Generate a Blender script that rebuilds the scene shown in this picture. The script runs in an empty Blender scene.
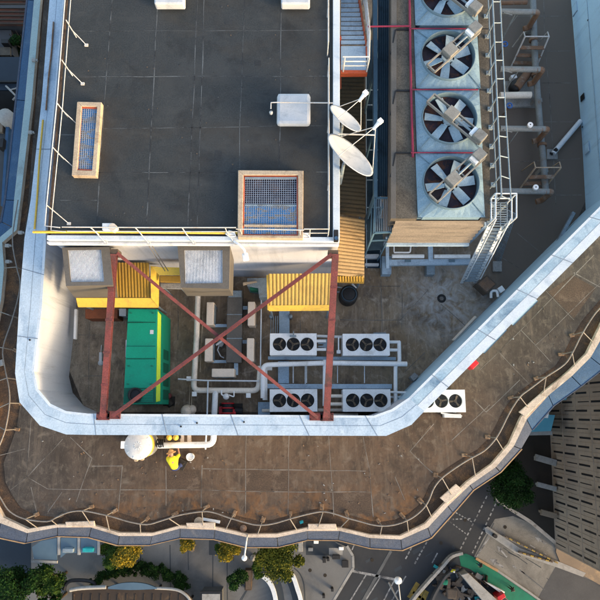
import bpy, bmesh, math, random
from mathutils import Vector, Matrix
random.seed(7)
R = math.radians
S = bpy.context.scene
COL = S.collection

# ------------------------------------------------------------------ camera
F = 600.0                     # focal length in pixels of a 600 px frame
H = 27.0                      # metres above the roof terrace
TH = math.atan(112/600)
CT, ST_ = math.cos(TH), math.sin(TH)
Z_ST = -53.0                  # street level
cd = bpy.data.cameras.new('camera'); cam = bpy.data.objects.new('camera', cd); COL.objects.link(cam)
cam.location = (0, 0, H); cam.rotation_euler = (TH, 0, 0)
cd.sensor_width = 36; cd.sensor_height = 36; cd.lens = 36; cd.clip_end = 6000; cd.clip_start = 0.1
S.camera = cam

def P(px, py, z):
    """point of the place at elevation z seen at a pixel of the 600 px photograph"""
    x = (px-300)/F; y = (300-py)/F
    dy = y*CT + ST_; dz = y*ST_ - CT
    t = (z-H)/dz
    return Vector((x*t, dy*t, z))
def W(pts, z): return [P(a, b, z).to_2d() for a, b in pts]
def scale_at(px, py, z):
    return (P(px+1, py, z)-P(px, py, z)).length      # metres per pixel

# ------------------------------------------------------------------ materials
def mat(name, c1, c2=None, scale=1.5, rough=.75, metal=0.0, bump=.0, bscale=None, stain=None, sscale=.35,
        slo=.52, shi=.68, fine=.12, stretch=(1, 1, 1), spec=.3, coat=0):
    m = bpy.data.materials.new(name); m.use_nodes = True
    nt = m.node_tree; N = nt.nodes; L = nt.links
    b = N['Principled BSDF']
    b.inputs['Roughness'].default_value = rough; b.inputs['Metallic'].default_value = metal
    b.inputs['Specular IOR Level'].default_value = spec
    if coat: b.inputs['Coat Weight'].default_value = coat
    geo = N.new('ShaderNodeNewGeometry'); mp = N.new('ShaderNodeMapping')
    mp.inputs['Scale'].default_value = stretch
    L.new(geo.outputs['Position'], mp.inputs['Vector'])
    c2 = c2 or tuple(v*.7 for v in c1)
    n1 = N.new('ShaderNodeTexNoise'); n1.inputs['Scale'].default_value = scale; n1.inputs['Detail'].default_value = 8
    n1.inputs['Roughness'].default_value = .62
    L.new(mp.outputs[0], n1.inputs['Vector'])
    r1 = N.new('ShaderNodeMapRange'); r1.inputs[1].default_value = .3; r1.inputs[2].default_value = .7
    L.new(n1.outputs['Fac'], r1.inputs[0])
    mx = N.new('ShaderNodeMix'); mx.data_type = 'RGBA'
    mx.inputs[6].default_value = (*c1, 1); mx.inputs[7].default_value = (*c2, 1)
    L.new(r1.outputs[0], mx.inputs[0])
    out = mx.outputs[2]
    if stain:
        n2 = N.new('ShaderNodeTexNoise'); n2.inputs['Scale'].default_value = sscale; n2.inputs['Detail'].default_value = 10
        n2.inputs['Roughness'].default_value = .7; n2.inputs['Distortion'].default_value = .6
        L.new(mp.outputs[0], n2.inputs['Vector'])
        r2 = N.new('ShaderNodeMapRange'); r2.inputs[1].default_value = slo; r2.inputs[2].default_value = shi
        L.new(n2.outputs['Fac'], r2.inputs[0])
        m2 = N.new('ShaderNodeMix'); m2.data_type = 'RGBA'
        L.new(r2.outputs[0], m2.inputs[0]); L.new(out, m2.inputs[6]); m2.inputs[7].default_value = (*stain, 1)
        out = m2.outputs[2]
    if fine:
        n3 = N.new('ShaderNodeTexNoise'); n3.inputs['Scale'].default_value = 22; n3.inputs['Detail'].default_value = 6
        L.new(geo.outputs['Position'], n3.inputs['Vector'])
        r3 = N.new('ShaderNodeMapRange'); r3.inputs[1].default_value = .25; r3.inputs[2].default_value = .75
        r3.inputs[3].default_value = 1-fine*1.6; r3.inputs[4].default_value = 1+fine*1.6
        L.new(n3.outputs['Fac'], r3.inputs[0])
        h = N.new('ShaderNodeVectorMath'); h.operation = 'SCALE'
        L.new(out, h.inputs[0]); L.new(r3.outputs[0], h.inputs['Scale']); out = h.outputs[0]
    L.new(out, b.inputs['Base Color'])
    if bump:
        nb = N.new('ShaderNodeTexNoise'); nb.inputs['Scale'].default_value = bscale or 14; nb.inputs['Detail'].default_value = 6
        L.new(geo.outputs['Position'], nb.inputs['Vector'])
        bp = N.new('ShaderNodeBump'); bp.inputs['Strength'].default_value = bump; bp.inputs['Distance'].default_value = .03
        L.new(nb.outputs['Fac'], bp.inputs['Height']); L.new(bp.outputs[0], b.inputs['Normal'])
    return m

M = {}
M['membrane'] = mat('roof membrane', (.0155, .0170, .0195), (.026, .028, .031), .55, .75, bump=.25, stain=(.052, .051, .049), sscale=.38, slo=.53, shi=.78, fine=.24)
M['sealant'] = mat('joint sealant', (.12, .13, .135), (.035, .036, .04), 1.0, .8, stain=(.022, .023, .025), sscale=.8, slo=.45, shi=.57)
M['parapet'] = mat('white painted wall', (.55, .565, .61), (.49, .51, .56), .5, .65, stain=(.33, .34, .37), sscale=1.6, slo=.52, shi=.74, fine=.05, stretch=(1.6, 1.6, .14))
M['plantwall'] = mat('shaded white plant room wall', (.43, .445, .50), (.37, .385, .44), .5, .7, stain=(.27, .28, .32), sscale=1.5, slo=.52, shi=.76, fine=.05, stretch=(1.6, 1.6, .14))  # white wall whose shade is put into this greyer lavender tone
M['bluewall'] = mat('pale blue painted wall', (.44, .64, .78), (.38, .57, .71), .5, .5, stain=(.27, .40, .50), sscale=1.5, slo=.52, shi=.76, fine=.05, stretch=(1.6, 1.6, .14))
M['coping'] = mat('weathered pale coping', (.46, .53, .60), (.34, .43, .52), 1.0, .55, stain=(.14, .22, .32), sscale=.7, slo=.5, shi=.72, fine=.10, stretch=(1, .55, 1))
M['coping_lt'] = mat('pale coping edge', (.53, .575, .62), (.45, .51, .57), 1.1, .5, stain=(.28, .35, .43), sscale=.9, slo=.52, shi=.74, fine=.07)
M['coping_dk'] = mat('blue stained coping', (.20, .31, .41), (.40, .50, .57), 1.0, .5, stain=(.075, .14, .22), sscale=.7, slo=.5, shi=.68, fine=.12)
M['seam'] = mat('coping seam', (.20, .26, .33), (.13, .16, .2), 2, .7)
M['gutter'] = mat('dark brown gutter', (.070, .044, .028), (.036, .024, .017), 2.2, .9, stain=(.135, .070, .032), sscale=1.3, slo=.5, shi=.66, bump=.4, fine=.3)  # darker brown than the terrace beside it
M['kerb'] = mat('pale concrete kerb', (.53, .435, .345), (.40, .33, .265), 1.6, .85, stain=(.21, .155, .11), sscale=1.1, slo=.53, shi=.72, fine=.16, bump=.15)
M['footing'] = mat('stained concrete pad', (.19, .115, .065), (.11, .072, .047), 6, .9, stain=(.30, .22, .15), sscale=4, fine=.25)
M['kerb_green'] = mat('grey green kerb', (.30, .38, .38), (.24, .32, .33), 1.0, .7, stain=(.2, .24, .24), sscale=.7, fine=.1)
M['ledge'] = mat('slate blue ledge panel', (.062, .076, .108), (.044, .057, .086), 1.6, .7, stain=(.095, .10, .115), sscale=1.6, slo=.5, shi=.72, fine=.2, spec=.15)
M['ledge_blue'] = mat('bright blue ledge panel', (.035, .080, .150), (.027, .064, .125), 1.2, .7, stain=(.055, .10, .16), sscale=1.3, fine=.16, spec=.15)
M['trim'] = mat('brass coloured edge trim', (.36, .23, .11), (.25, .15, .08), 3, .5)
M['tan'] = mat('tan louver slats', (.20, .165, .130), (.13, .11, .09), 2.5, .75, stain=(.085, .072, .06), sscale=1.4, stretch=(.3, 3, 3))
M['taupe'] = mat('taupe sheet metal', (.108, .097, .085), (.088, .080, .071), 2, .6, fine=.10, stain=(.07, .063, .056), sscale=1.0, slo=.52, shi=.75)
M['frost'] = mat('frosted slats', (.62, .64, .68), (.48, .52, .57), 3.2, .4, stain=(.34, .37, .42), sscale=2.2, fine=.1)
M['yellow'] = mat('yellow sheet', (.36, .215, .035), (.30, .18, .032), 1.5, .55, stain=(.20, .12, .04), sscale=.9, slo=.52, shi=.76, fine=.09)
M['yellow_rim'] = mat('sunlit yellow paint', (.62, .42, .06), (.53, .35, .055), 1.2, .55, stain=(.36, .23, .06), sscale=1.2, slo=.52, shi=.72, fine=.08)  # yellow paint with sun glow put in, on rims, wall strip and tank
M['tank'] = mat('tank white', (.46, .47, .49), (.40, .42, .45), 2, .5, stain=(.30, .32, .35), sscale=2, slo=.52, shi=.7, fine=.05)
M['sand_yellow'] = mat('sand yellow corrugated sheet', (.50, .33, .085), (.43, .28, .075), 1.5, .6, stain=(.30, .19, .06), sscale=.9, slo=.52, shi=.76, fine=.1)
M['mustard'] = mat('tan yellow corrugated sheet', (.37, .245, .11), (.32, .205, .09), 1.5, .6, stain=(.21, .135, .065), sscale=.9, slo=.52, shi=.76, fine=.12)
M['olive'] = mat('shaded olive corrugated sheet', (.115, .085, .045), (.085, .064, .036), 1.2, .7, stain=(.055, .043, .03), sscale=.8)  # shade over the canopy is put into this darker olive
M['green'] = mat('green enamel', (.003, .275, .165), (.003, .225, .135), .9, .42, fine=.08, spec=.35, stain=(.012, .16, .11), sscale=1.0, slo=.52, shi=.78)
M['lime'] = mat('sunlit green enamel', (.44, .60, .05), (.38, .55, .05), 2, .4, fine=.05)  # sun on the generator's green edge, put into the colour
M['green_dk'] = mat('dark green steel', (.004, .11, .065), None, 2, .5)
M['red'] = mat('red oxide steel', (.165, .043, .040), (.12, .031, .030), 2.2, .7, stain=(.070, .034, .030), sscale=1.6, slo=.48, shi=.66, fine=.22)
M['red_pipe'] = mat('crimson pipe', (.24, .02, .05), (.17, .018, .045), 2, .5)
M['orange_red'] = mat('orange red steel', (.50, .09, .03), (.36, .07, .03), 2.2, .55, stain=(.2, .06, .03), sscale=1.2)
M['white'] = mat('white enamel', (.76, .76, .755), (.68, .68, .68), 1.5, .5, stain=(.48, .46, .43), sscale=1.5, slo=.53, shi=.74, fine=.06)
M['cream'] = mat('cream casing', (.68, .56, .45), (.60, .50, .40), 2, .5, stain=(.42, .34, .26), sscale=1.6, slo=.57, shi=.78, fine=.07)
M['cream_pipe'] = mat('cream lagged pipe', (.74, .66, .56), (.66, .58, .49), 2, .55, stain=(.46, .39, .31), sscale=1.4, slo=.55, shi=.75, fine=.08)
M['black'] = mat('black', (.010, .010, .011), (.016, .016, .018), 3, .6)
M['blade'] = mat('fan blade', (.20, .15, .10), (.12, .09, .065), 6, .4, metal=.3)
M['wire'] = mat('guard wire', (.03, .03, .03), None, 4, .4, metal=.5)
M['galv'] = mat('galvanised steel', (.23, .285, .325), (.17, .215, .25), 3, .5, metal=.2, stain=(.15, .15, .15), sscale=1.5, fine=.14)
M['galv_lt'] = mat('pale steel', (.58, .60, .62), (.48, .51, .54), 3, .45, fine=.08)
M['rail'] = mat('pale railing', (.50, .49, .48), (.40, .39, .385), 2.5, .5, stain=(.30, .22, .14), sscale=1.2, slo=.54, shi=.72, fine=.08)
M['rail_yellow'] = mat('yellow railing', (.62, .40, .05), (.50, .32, .06), 2, .5)
M['rail_grey'] = mat('grey handrail', (.20, .18, .16), (.14, .128, .118), 2.5, .6, stain=(.085, .065, .05), sscale=2, slo=.53, shi=.75)
M['bluegrey'] = mat('blue grey tray', (.36, .46, .55), (.28, .375, .47), 1.6, .5, stain=(.20, .25, .31), sscale=1.2, fine=.1)
M['deckblue'] = mat('pale blue fan deck', (.175, .265, .33), (.145, .225, .285), 1.2, .55, stain=(.095, .145, .18), sscale=1.5, slo=.5, shi=.72, fine=.12)
M['cowl'] = mat('blue grey cowl', (.115, .18, .22), (.085, .14, .18), 1.6, .55, fine=.08)
M['fanblade'] = mat('pale fan blade', (.36, .45, .50), (.28, .37, .42), 2.4, .4, stain=(.18, .2, .22), sscale=2, slo=.56, shi=.78, fine=.1)
M['motor'] = mat('beige grey motor', (.235, .225, .20), (.18, .172, .155), 3, .55, stain=(.12, .11, .095), sscale=2, slo=.55, shi=.75)
M['conc'] = mat('weathered concrete', (.105, .090, .070), (.070, .061, .050), 1.6, .9, stain=(.042, .036, .030), sscale=.9, slo=.48, shi=.7, fine=.25, bump=.15)
M['conc_lt'] = mat('pale concrete', (.28, .275, .265), (.21, .207, .20), 2, .85, stain=(.15, .14, .125), sscale=1.1, slo=.53, shi=.72, fine=.18)
M['navy'] = mat('dark blue corrugated sheet', (.017, .038, .060), (.026, .052, .075), 1.4, .5, stain=(.010, .02, .03), sscale=.9)
M['navy_lt'] = mat('blue edge strip', (.085, .16, .22), (.065, .125, .18), 2, .5)
M['rust'] = mat('rusty pipe', (.20, .105, .055), (.115, .075, .055), 3, .75, stain=(.23, .21, .18), sscale=1.7)
M['greypipe'] = mat('grey pipe', (.20, .215, .215), (.145, .155, .155), 2.2, .55, stain=(.17, .105, .06), sscale=1.3, slo=.56, shi=.7, fine=.12)
M['timber'] = mat('weathered timber kerb', (.42, .33, .235), (.34, .265, .19), 2.5, .8, stain=(.20, .14, .095), sscale=1.8, slo=.52, shi=.70, fine=.14)
M['meshblue'] = mat('blue woven mesh', (.03, .22, .50), (.05, .20, .38), 2.5, .6, stain=(.27, .21, .14), sscale=2.2, slo=.49, shi=.53, fine=.25, stretch=(1, 2.2, 1))
M['darkhole'] = mat('dark void', (.012, .013, .018), (.035, .025, .04), 2.5, .8, stain=(.09, .035, .02), sscale=2, slo=.53, shi=.6)
M['gridbar'] = mat('grid bar', (.28, .32, .40), None, 3, .5)
M['valve_blue'] = mat('blue valve wheel', (.02, .13, .45), None, 3, .4)
M['wood_box'] = mat('rusty brown box', (.10, .075, .055), (.065, .05, .04), 4, .8)
M['rustorange'] = mat('orange brown box', (.24, .075, .03), (.16, .05, .025), 3, .7)
M['skin'] = mat('skin', (.42, .22, .14), (.38, .19, .12), 4, .5, fine=0)
M['hivis'] = mat('high visibility yellow cloth', (.60, .55, .02), (.50, .46, .02), 5, .8, fine=.08)
M['navycloth'] = mat('navy cloth', (.02, .035, .12), None, 5, .8)
M['straw'] = mat('straw hat', (.52, .29, .12), (.42, .23, .1), 9, .8)
M['whitehat'] = mat('white helmet', (.72, .72, .70), None, 3, .3)
M['boot'] = mat('dark boots', (.03, .025, .02), None, 5, .7)
M['red_paint'] = mat('red paint', (.50, .02, .025), None, 3, .35)
M['teal'] = mat('teal plastic', (.02, .30, .32), None, 3, .4)
# street
M['asphalt'] = mat('street asphalt', (.030, .033, .038), (.024, .026, .031), .12, .9, stain=(.043, .046, .050), sscale=.08, slo=.5, shi=.75, fine=.12)
M['conclane'] = mat('pale worn roadway', (.205, .195, .176), (.155, .147, .133), .35, .9, stain=(.088, .084, .077), sscale=.16, slo=.47, shi=.68, fine=.2)
M['paving'] = mat('grey plaza paving', (.135, .136, .137), (.105, .106, .108), .3, .9, stain=(.072, .073, .076), sscale=.13, slo=.5, shi=.7, fine=.14)
M['paving_dk'] = mat('dark paving', (.038, .046, .055), (.029, .035, .043), .3, .9, fine=.12)
M['warmpave'] = mat('sunlit pale pavement', (.21, .16, .115), (.15, .118, .088), .3, .85, stain=(.34, .24, .14), sscale=.22, slo=.56, shi=.68, fine=.15)  # warm tone and brighter patches stand for sun on the pavement
M['soil'] = mat('dark planting soil', (.022, .018, .015), (.03, .024, .018), .6, .9)
M['paint'] = mat('road paint white', (.30, .30, .30), (.15, .152, .156), 1.2, .8, stain=(.06, .06, .064), sscale=1.1, slo=.48, shi=.60, fine=.25)
M['paint_worn'] = mat('worn road paint', (.105, .11, .115), (.05, .053, .057), .5, .85, fine=.2)
M['paint_yellow'] = mat('yellow road paint', (.33, .22, .04), (.2, .14, .04), 1.2, .8, stain=(.07, .06, .05), sscale=1.0, slo=.5, shi=.62, fine=.2)
M['paint_green'] = mat('green painted path', (.005, .16, .095), (.005, .125, .075), .3, .75, fine=.14, stain=(.008, .085, .055), sscale=.3, slo=.5, shi=.7)
M['facade'] = mat('taupe precast facade', (.315, .250, .195), (.27, .213, .168), .3, .85, stain=(.205, .163, .13), sscale=.2, fine=.1)
M['facade_dk'] = mat('window slot', (.010, .010, .012), (.018, .018, .02), .4, .5)
M['tower'] = mat('tower facade', (.30, .29, .28), (.24, .23, .22), .2, .7)
M['glassblue'] = mat('blue glazing', (.075, .12, .16), (.055, .09, .125), .4, .25, spec=.6, fine=.04)
M['cyanroof'] = mat('cyan roof sheet', (.09, .30, .40), (.07, .25, .34), .5, .5)
M['brickpave'] = mat('terracotta roof tiles', (.12, .045, .025), (.065, .028, .02), .5, .85, stain=(.03, .022, .02), sscale=.3, slo=.5, shi=.62, fine=.25)
M['navyroof'] = mat('navy roof', (.014, .025, .040), (.010, .018, .03), .3, .7)
M['greyroof'] = mat('grey roof', (.06, .062, .066), (.043, .045, .05), .4, .8, fine=.16)
M['timberroof'] = mat('brown slatted roof', (.042, .029, .021), (.028, .020, .015), .8, .8, stain=(.10, .06, .03), sscale=.5, slo=.56, shi=.70)
M['bark'] = mat('bark', (.06, .045, .032), None, 4, .9)
def leafmat(name, a, b):
    m = bpy.data.materials.new(name); m.use_nodes = True
    N = m.node_tree.nodes; L = m.node_tree.links; bs = N['Principled BSDF']
    geo = N.new('ShaderNodeNewGeometry'); n = N.new('ShaderNodeTexNoise'); n.inputs['Scale'].default_value = .7; n.inputs['Detail'].default_value = 3
    L.new(geo.outputs['Position'], n.inputs['Vector'])
    ad = N.new('ShaderNodeMath'); ad.operation = 'MULTIPLY_ADD'; ad.inputs[1].default_value = .45; ad.inputs[2].default_value = -.22
    L.new(geo.outputs['Random Per Island'], ad.inputs[0])
    a2 = N.new('ShaderNodeMath'); a2.operation = 'ADD'; L.new(ad.outputs[0], a2.inputs[0]); L.new(n.outputs['Fac'], a2.inputs[1])
    r = N.new('ShaderNodeMapRange'); r.inputs[1].default_value = .3; r.inputs[2].default_value = .75; L.new(a2.outputs[0], r.inputs[0])
    mx = N.new('ShaderNodeMix'); mx.data_type = 'RGBA'; mx.inputs[6].default_value = (*a, 1); mx.inputs[7].default_value = (*b, 1)
    L.new(r.outputs[0], mx.inputs[0]); L.new(mx.outputs[2], bs.inputs['Base Color'])
    bs.inputs['Roughness'].default_value = .8; bs.inputs['Specular IOR Level'].default_value = .12
    return m
M['leaf_dark'] = leafmat('dark green leaves', (.003, .011, .002), (.012, .040, .006))
M['leaf_mid'] = leafmat('mid green leaves', (.008, .026, .004), (.042, .070, .008))
M['leaf_yellow'] = leafmat('yellow leaves', (.045, .048, .008), (.24, .165, .012))
M['leaf_olive'] = leafmat('olive leaves', (.010, .022, .003), (.095, .095, .010))

# terrace floor: grey brown screed, browner along the middle of the south edge
def terrace_mat(inner=False):
    m = mat('plant deck screed' if inner else 'stained terrace screed', (.35, .295, .225) if inner else (.070, .060, .051), (.235, .195, .148) if inner else (.040, .034, .030), .9, .85, bump=.2, fine=.22)
    nt = m.node_tree; N = nt.nodes; L = nt.links
    b = N['Principled BSDF']; src = b.inputs['Base Color'].links[0].from_socket
    geo = N.new('ShaderNodeNewGeometry')
    def noise(sc, det=10, dist=.5, st=(1, 1, 1)):
        mp = N.new('ShaderNodeMapping'); mp.inputs['Scale'].default_value = st
        L.new(geo.outputs['Position'], mp.inputs['Vector'])
        n = N.new('ShaderNodeTexNoise'); n.inputs['Scale'].default_value = sc; n.inputs['Detail'].default_value = det
        n.inputs['Roughness'].default_value = .68; n.inputs['Distortion'].default_value = dist
        L.new(mp.outputs[0], n.inputs['Vector']); return n.outputs['Fac']
    def rng(s, a, b_, c=0, d=1):
        r = N.new('ShaderNodeMapRange'); r.inputs[1].default_value = a; r.inputs[2].default_value = b_
        r.inputs[3].default_value = c; r.inputs[4].default_value = d; L.new(s, r.inputs[0]); return r.outputs[0]
    def mth(op, a, b_):
        n = N.new('ShaderNodeMath'); n.operation = op; n.use_clamp = True
        for i, v in enumerate((a, b_)):
            if isinstance(v, (int, float)): n.inputs[i].default_value = v
            else: L.new(v, n.inputs[i])
        return n.outputs[0]
    def mix(f, a, colr):
        n = N.new('ShaderNodeMix'); n.data_type = 'RGBA'; L.new(f, n.inputs[0]); L.new(a, n.inputs[6])
        n.inputs[7].default_value = (*colr, 1); return n.outputs[2]
    sep = N.new('ShaderNodeSeparateXYZ'); L.new(geo.outputs['Position'], sep.inputs[0])
    south = rng(sep.outputs['Y'], 8, -1.5) if not inner else rng(sep.outputs['Y'], 300, 299)
    mid = mth('MULTIPLY', rng(sep.outputs['X'], -12.5, -5.5), rng(sep.outputs['X'], 13.5, 6.5))
    brown = mth('MULTIPLY', mth('MULTIPLY', south, mid), rng(noise(.5), .25, .6, .45, 1))
    k_ = 3.0 if inner else 1.0
    out = mix(brown, src, (.094, .060, .039) if not inner else (.22, .15, .09))
    out = mix(mth('MULTIPLY', rng(noise(.55), .47, .64), .75), out, (.032*k_, .025*k_, .020*k_))
    out = mix(mth('MULTIPLY', rng(noise(3.2), .5, .68), .55), out, (.024*k_, .019*k_, .016*k_))
    out = mix(mth('MULTIPLY', rng(noise(1.9), .54, .70), .6), out, (.165*k_, .135*k_, .105*k_))
    out = mix(mth('MULTIPLY', rng(noise(1.3, st=(2.6, .3, 1)), .52, .72), .5), out, (.15*k_, .115*k_, .085*k_))
    out = mix(mth('MULTIPLY', rng(noise(6.5, st=(1.6, .5, 1)), .55, .72), .45), out, (.17*k_, .14*k_, .11*k_))
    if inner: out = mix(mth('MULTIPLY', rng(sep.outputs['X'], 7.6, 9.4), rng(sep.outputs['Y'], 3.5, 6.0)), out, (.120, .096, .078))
    # orange lichen patches toward the south rim
    rim = rng(sep.outputs['Y'], -2.9, -4.3)
    out = mix(mth('MULTIPLY', mth('MULTIPLY', rim, rng(noise(1.2), .46, .66)), mid), out, (.19, .085, .028))
    # chalky spill by the drain in front of the cooling tower
    d = N.new('ShaderNodeVectorMath'); d.operation = 'DISTANCE'
    L.new(geo.outputs['Position'], d.inputs[0]); d.inputs[1].default_value = P(446, 300, 0)
    spill = mth('MULTIPLY', rng(d.outputs['Value'], 2.6, .2), rng(noise(1.6, 10, 1.2), .38, .62))
    out = mix(mth('MULTIPLY', spill, .8), out, (.46, .47, .48))
    L.new(out, b.inputs['Base Color'])
    return m
def roof_mat():
    m = mat('ponded roof membrane', (.0215, .0250, .0275), (.033, .037, .040), .55, .78, bump=.3, fine=.26)
    nt = m.node_tree; N = nt.nodes; L = nt.links; b = N['Principled BSDF']; out = b.inputs['Base Color'].links[0].from_socket
    geo = N.new('ShaderNodeNewGeometry')
    def layer(out, sc, lo, hi, amt, colr, st=(1, 1, 1), dist=.5, ring=False):
        mp = N.new('ShaderNodeMapping'); mp.inputs['Scale'].default_value = st; L.new(geo.outputs['Position'], mp.inputs['Vector'])
        n = N.new('ShaderNodeTexNoise'); n.inputs['Scale'].default_value = sc; n.inputs['Detail'].default_value = 9; n.inputs['Roughness'].default_value = .66; n.inputs['Distortion'].default_value = dist
        L.new(mp.outputs[0], n.inputs['Vector']); v = n.outputs['Fac']
        if ring:
            a = N.new('ShaderNodeMath'); a.operation = 'SUBTRACT'; L.new(v, a.inputs[0]); a.inputs[1].default_value = lo
            c = N.new('ShaderNodeMath'); c.operation = 'ABSOLUTE'; L.new(a.outputs[0], c.inputs[0]); v = c.outputs[0]; lo, hi = hi, 0.0
        r = N.new('ShaderNodeMapRange'); r.inputs[1].default_value = lo; r.inputs[2].default_value = hi; r.inputs[4].default_value = amt; L.new(v, r.inputs[0])
        x = N.new('ShaderNodeMix'); x.data_type = 'RGBA'; L.new(r.outputs[0], x.inputs[0]); L.new(out, x.inputs[6]); x.inputs[7].default_value = (*colr, 1); return x.outputs[2]
    out = layer(out, .28, .46, .66, .6, (.044, .045, .045)); out = layer(out, .9, .52, .70, .7, (.013, .014, .0155))
    out = layer(out, .33, .50, .66, .6, (.040, .033, .026), st=(.6, 1, 1)); out = layer(out, 2.0, .52, .72, .45, (.048, .048, .047), dist=.1)
    out = layer(out, .8, .55, .74, .5, (.058, .058, .056), st=(.5, 1.6, 1), dist=.1); out = layer(out, 9, .68, .74, .6, (.10, .10, .095))
    L.new(out, b.inputs['Base Color']); return m
M['membrane'] = roof_mat(); M['terrace'] = terrace_mat(); M['plant_deck'] = terrace_mat(True)
M['patch'] = mat('roof repair patch', (.030, .032, .034), (.018, .019, .021), 1.5, .7, fine=.2)
M['patch_brown'] = mat('screed repair patch', (.078, .052, .036), (.052, .037, .027), 1.2, .85, stain=(.13, .095, .07), sscale=1.1, fine=.25, bump=.2)
M['floorjoint'] = mat('pale floor joint', (.22, .20, .18), (.10, .088, .075), 1.6, .85, stain=(.058, .048, .039), sscale=.8, slo=.50, shi=.64)

# ------------------------------------------------------------------ mesh building
class MB:
    def __init__(s): s.v = []; s.f = []; s.mi = []; s.cur = 0; s.sm = []; s.smooth = False
    def m(s, i): s.cur = i; return s
    def add(s, vs, fs, smooth=None):
        o = len(s.v); s.v += [Vector(v) for v in vs]
        for f in fs:
            s.f.append([o+i for i in f]); s.mi.append(s.cur); s.sm.append(s.smooth if smooth is None else smooth)
        return s
    def prism(s, poly, z0, z1, poly0=None):
        n = len(poly); p0 = poly0 or poly
        vs = [(p[0], p[1], z0) for p in p0] + [(p[0], p[1], z1) for p in poly]
        fs = [list(range(n))[::-1], list(range(n, 2*n))] + [[i, (i+1) % n, n+(i+1) % n, n+i] for i in range(n)]
        return s.add(vs, fs)
    def px(s, pts, z0, z1): return s.prism(W(pts, z1), z0, z1)
    def rect(s, x0, y0, x1, y1, z0, z1): return s.px([(x0, y0), (x1, y0), (x1, y1), (x0, y1)], z0, z1)
    def box(s, c, d, rz=0, mtx=None):
        c = Vector(c); hx, hy, hz = d[0]/2, d[1]/2, d[2]/2
        q = Matrix.Rotation(rz, 3, 'Z') if mtx is None else mtx
        vs = [c+q@Vector((sx*hx, sy*hy, sz*hz)) for sz in (-1, 1) for sx, sy in ((-1, -1), (1, -1), (1, 1), (-1, 1))]
        return s.add(vs, [[3, 2, 1, 0], [4, 5, 6, 7], [0, 1, 5, 4], [1, 2, 6, 5], [2, 3, 7, 6], [3, 0, 4, 7]])
    def bar(s, a, b, w, h, up=(0, 0, 1)):
        """rectangular bar from a to b: w across, h along 'up'"""
        a, b = Vector(a), Vector(b); d = b-a; L = d.length
        if L < 1e-6: return s
        x = d/L; u = Vector(up)
        if abs(x.dot(u)) > .97: u = Vector((1, 0, 0))
        y = u.cross(x).normalized(); z = x.cross(y)
        return s.box((a+b)/2, (L, w, h), mtx=Matrix((x, y, z)).transposed())
    def tube(s, pts, r, n=8, closed=False, caps=True):
        pts = [Vector(p) for p in pts]; m = len(pts); rr = r if isinstance(r, (list, tuple)) else [r]*m
        rings = []; prev = None
        for i, p in enumerate(pts):
            if closed: t = (pts[(i+1) % m]-pts[i-1])
            else: t = (pts[min(i+1, m-1)]-pts[max(i-1, 0)])
            t.normalize()
            if prev is None:
                u = Vector((0, 0, 1)) if abs(t.z) < .9 else Vector((1, 0, 0))
                u = (u-t*u.dot(t)).normalized()
            else:
                u = prev-t*prev.dot(t)
                u = u.normalized() if u.length > 1e-5 else Vector((1, 0, 0))
            prev = u; w = t.cross(u)
            rings.append([p+(u*math.cos(2*math.pi*k/n)+w*math.sin(2*math.pi*k/n))*rr[i] for k in range(n)])
        vs = [v for r_ in rings for v in r_]; fs = []
        for i in range(m if closed else m-1):
            j = (i+1) % m
            fs += [[i*n+k, i*n+(k+1) % n, j*n+(k+1) % n, j*n+k] for k in range(n)]
        s.add(vs, fs, True)
        if caps and not closed:
            s.add(rings[0], [list(range(n))[::-1]], False); s.add(rings[-1], [list(range(n))], False)
        return s
    def pipe(s, pts, r, n=10, bend=None):
        """tube with rounded elbows"""
        pts = [Vector(p) for p in pts]; bend = bend or r*2.2; out = [pts[0]]
        for i in range(1, len(pts)-1):
            a, b, c = pts[i-1], pts[i], pts[i+1]
            d1 = (a-b); d2 = (c-b); k = min(bend, d1.length*.45, d2.length*.45)
            p1 = b+d1.normalized()*k; p2 = b+d2.normalized()*k
            for q in range(6):
                t = q/5; out.append(p1*(1-t)**2+b*2*t*(1-t)+p2*t*t)
        out.append(pts[-1]); return s.tube(out, r, n)
    def cyl(s, c, r, z0, z1, n=24, r1=None):
        r1 = r if r1 is None else r1; x, y = c[0], c[1]
        a = [(x+r*math.cos(2*math.pi*k/n), y+r*math.sin(2*math.pi*k/n), z0) for k in range(n)]
        b = [(x+r1*math.cos(2*math.pi*k/n), y+r1*math.sin(2*math.pi*k/n), z1) for k in range(n)]
        s.add(a+b, [[k, (k+1) % n, n+(k+1) % n, n+k] for k in range(n)], True)
        s.add(a, [list(range(n))[::-1]], False); s.add(b, [list(range(n))], False); return s
    def lathe(s, c, prof, n=24):
        x, y = c[0], c[1]; m = len(prof); vs = []
        for r, z in prof: vs += [(x+r*math.cos(2*math.pi*k/n), y+r*math.sin(2*math.pi*k/n), z) for k in range(n)]
        s.add(vs, [[i*n+k, i*n+(k+1) % n, (i+1)*n+(k+1) % n, (i+1)*n+k] for i in range(m-1) for k in range(n)], True); return s
    def ring(s, c, r0, r1, z0, z1, n=28):
        return s.lathe(c, [(r1, z0), (r1, z1), (r0, z1), (r0, z0), (r1, z0)], n)
    def band(s, A, B, z0, z1, A0=None, B0=None):
        """solid strip between two outlines (lists of xy)"""
        n = len(A); A0 = A0 or A; B0 = B0 or B
        vs = [(*p[:2], z0) for p in A0]+[(*p[:2], z0) for p in B0]+[(*p[:2], z1) for p in A]+[(*p[:2], z1) for p in B]
        fs = []
        for i in range(n-1):
            fs += [[i, n+i, n+i+1, i+1], [2*n+i, 2*n+i+1, 3*n+i+1, 3*n+i], [i, i+1, 2*n+i+1, 2*n+i], [n+i, 3*n+i, 3*n+i+1, n+i+1]]
        fs += [[0, 2*n, 3*n, n], [n-1, 2*n-1, 4*n-1, 3*n-1]]
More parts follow.
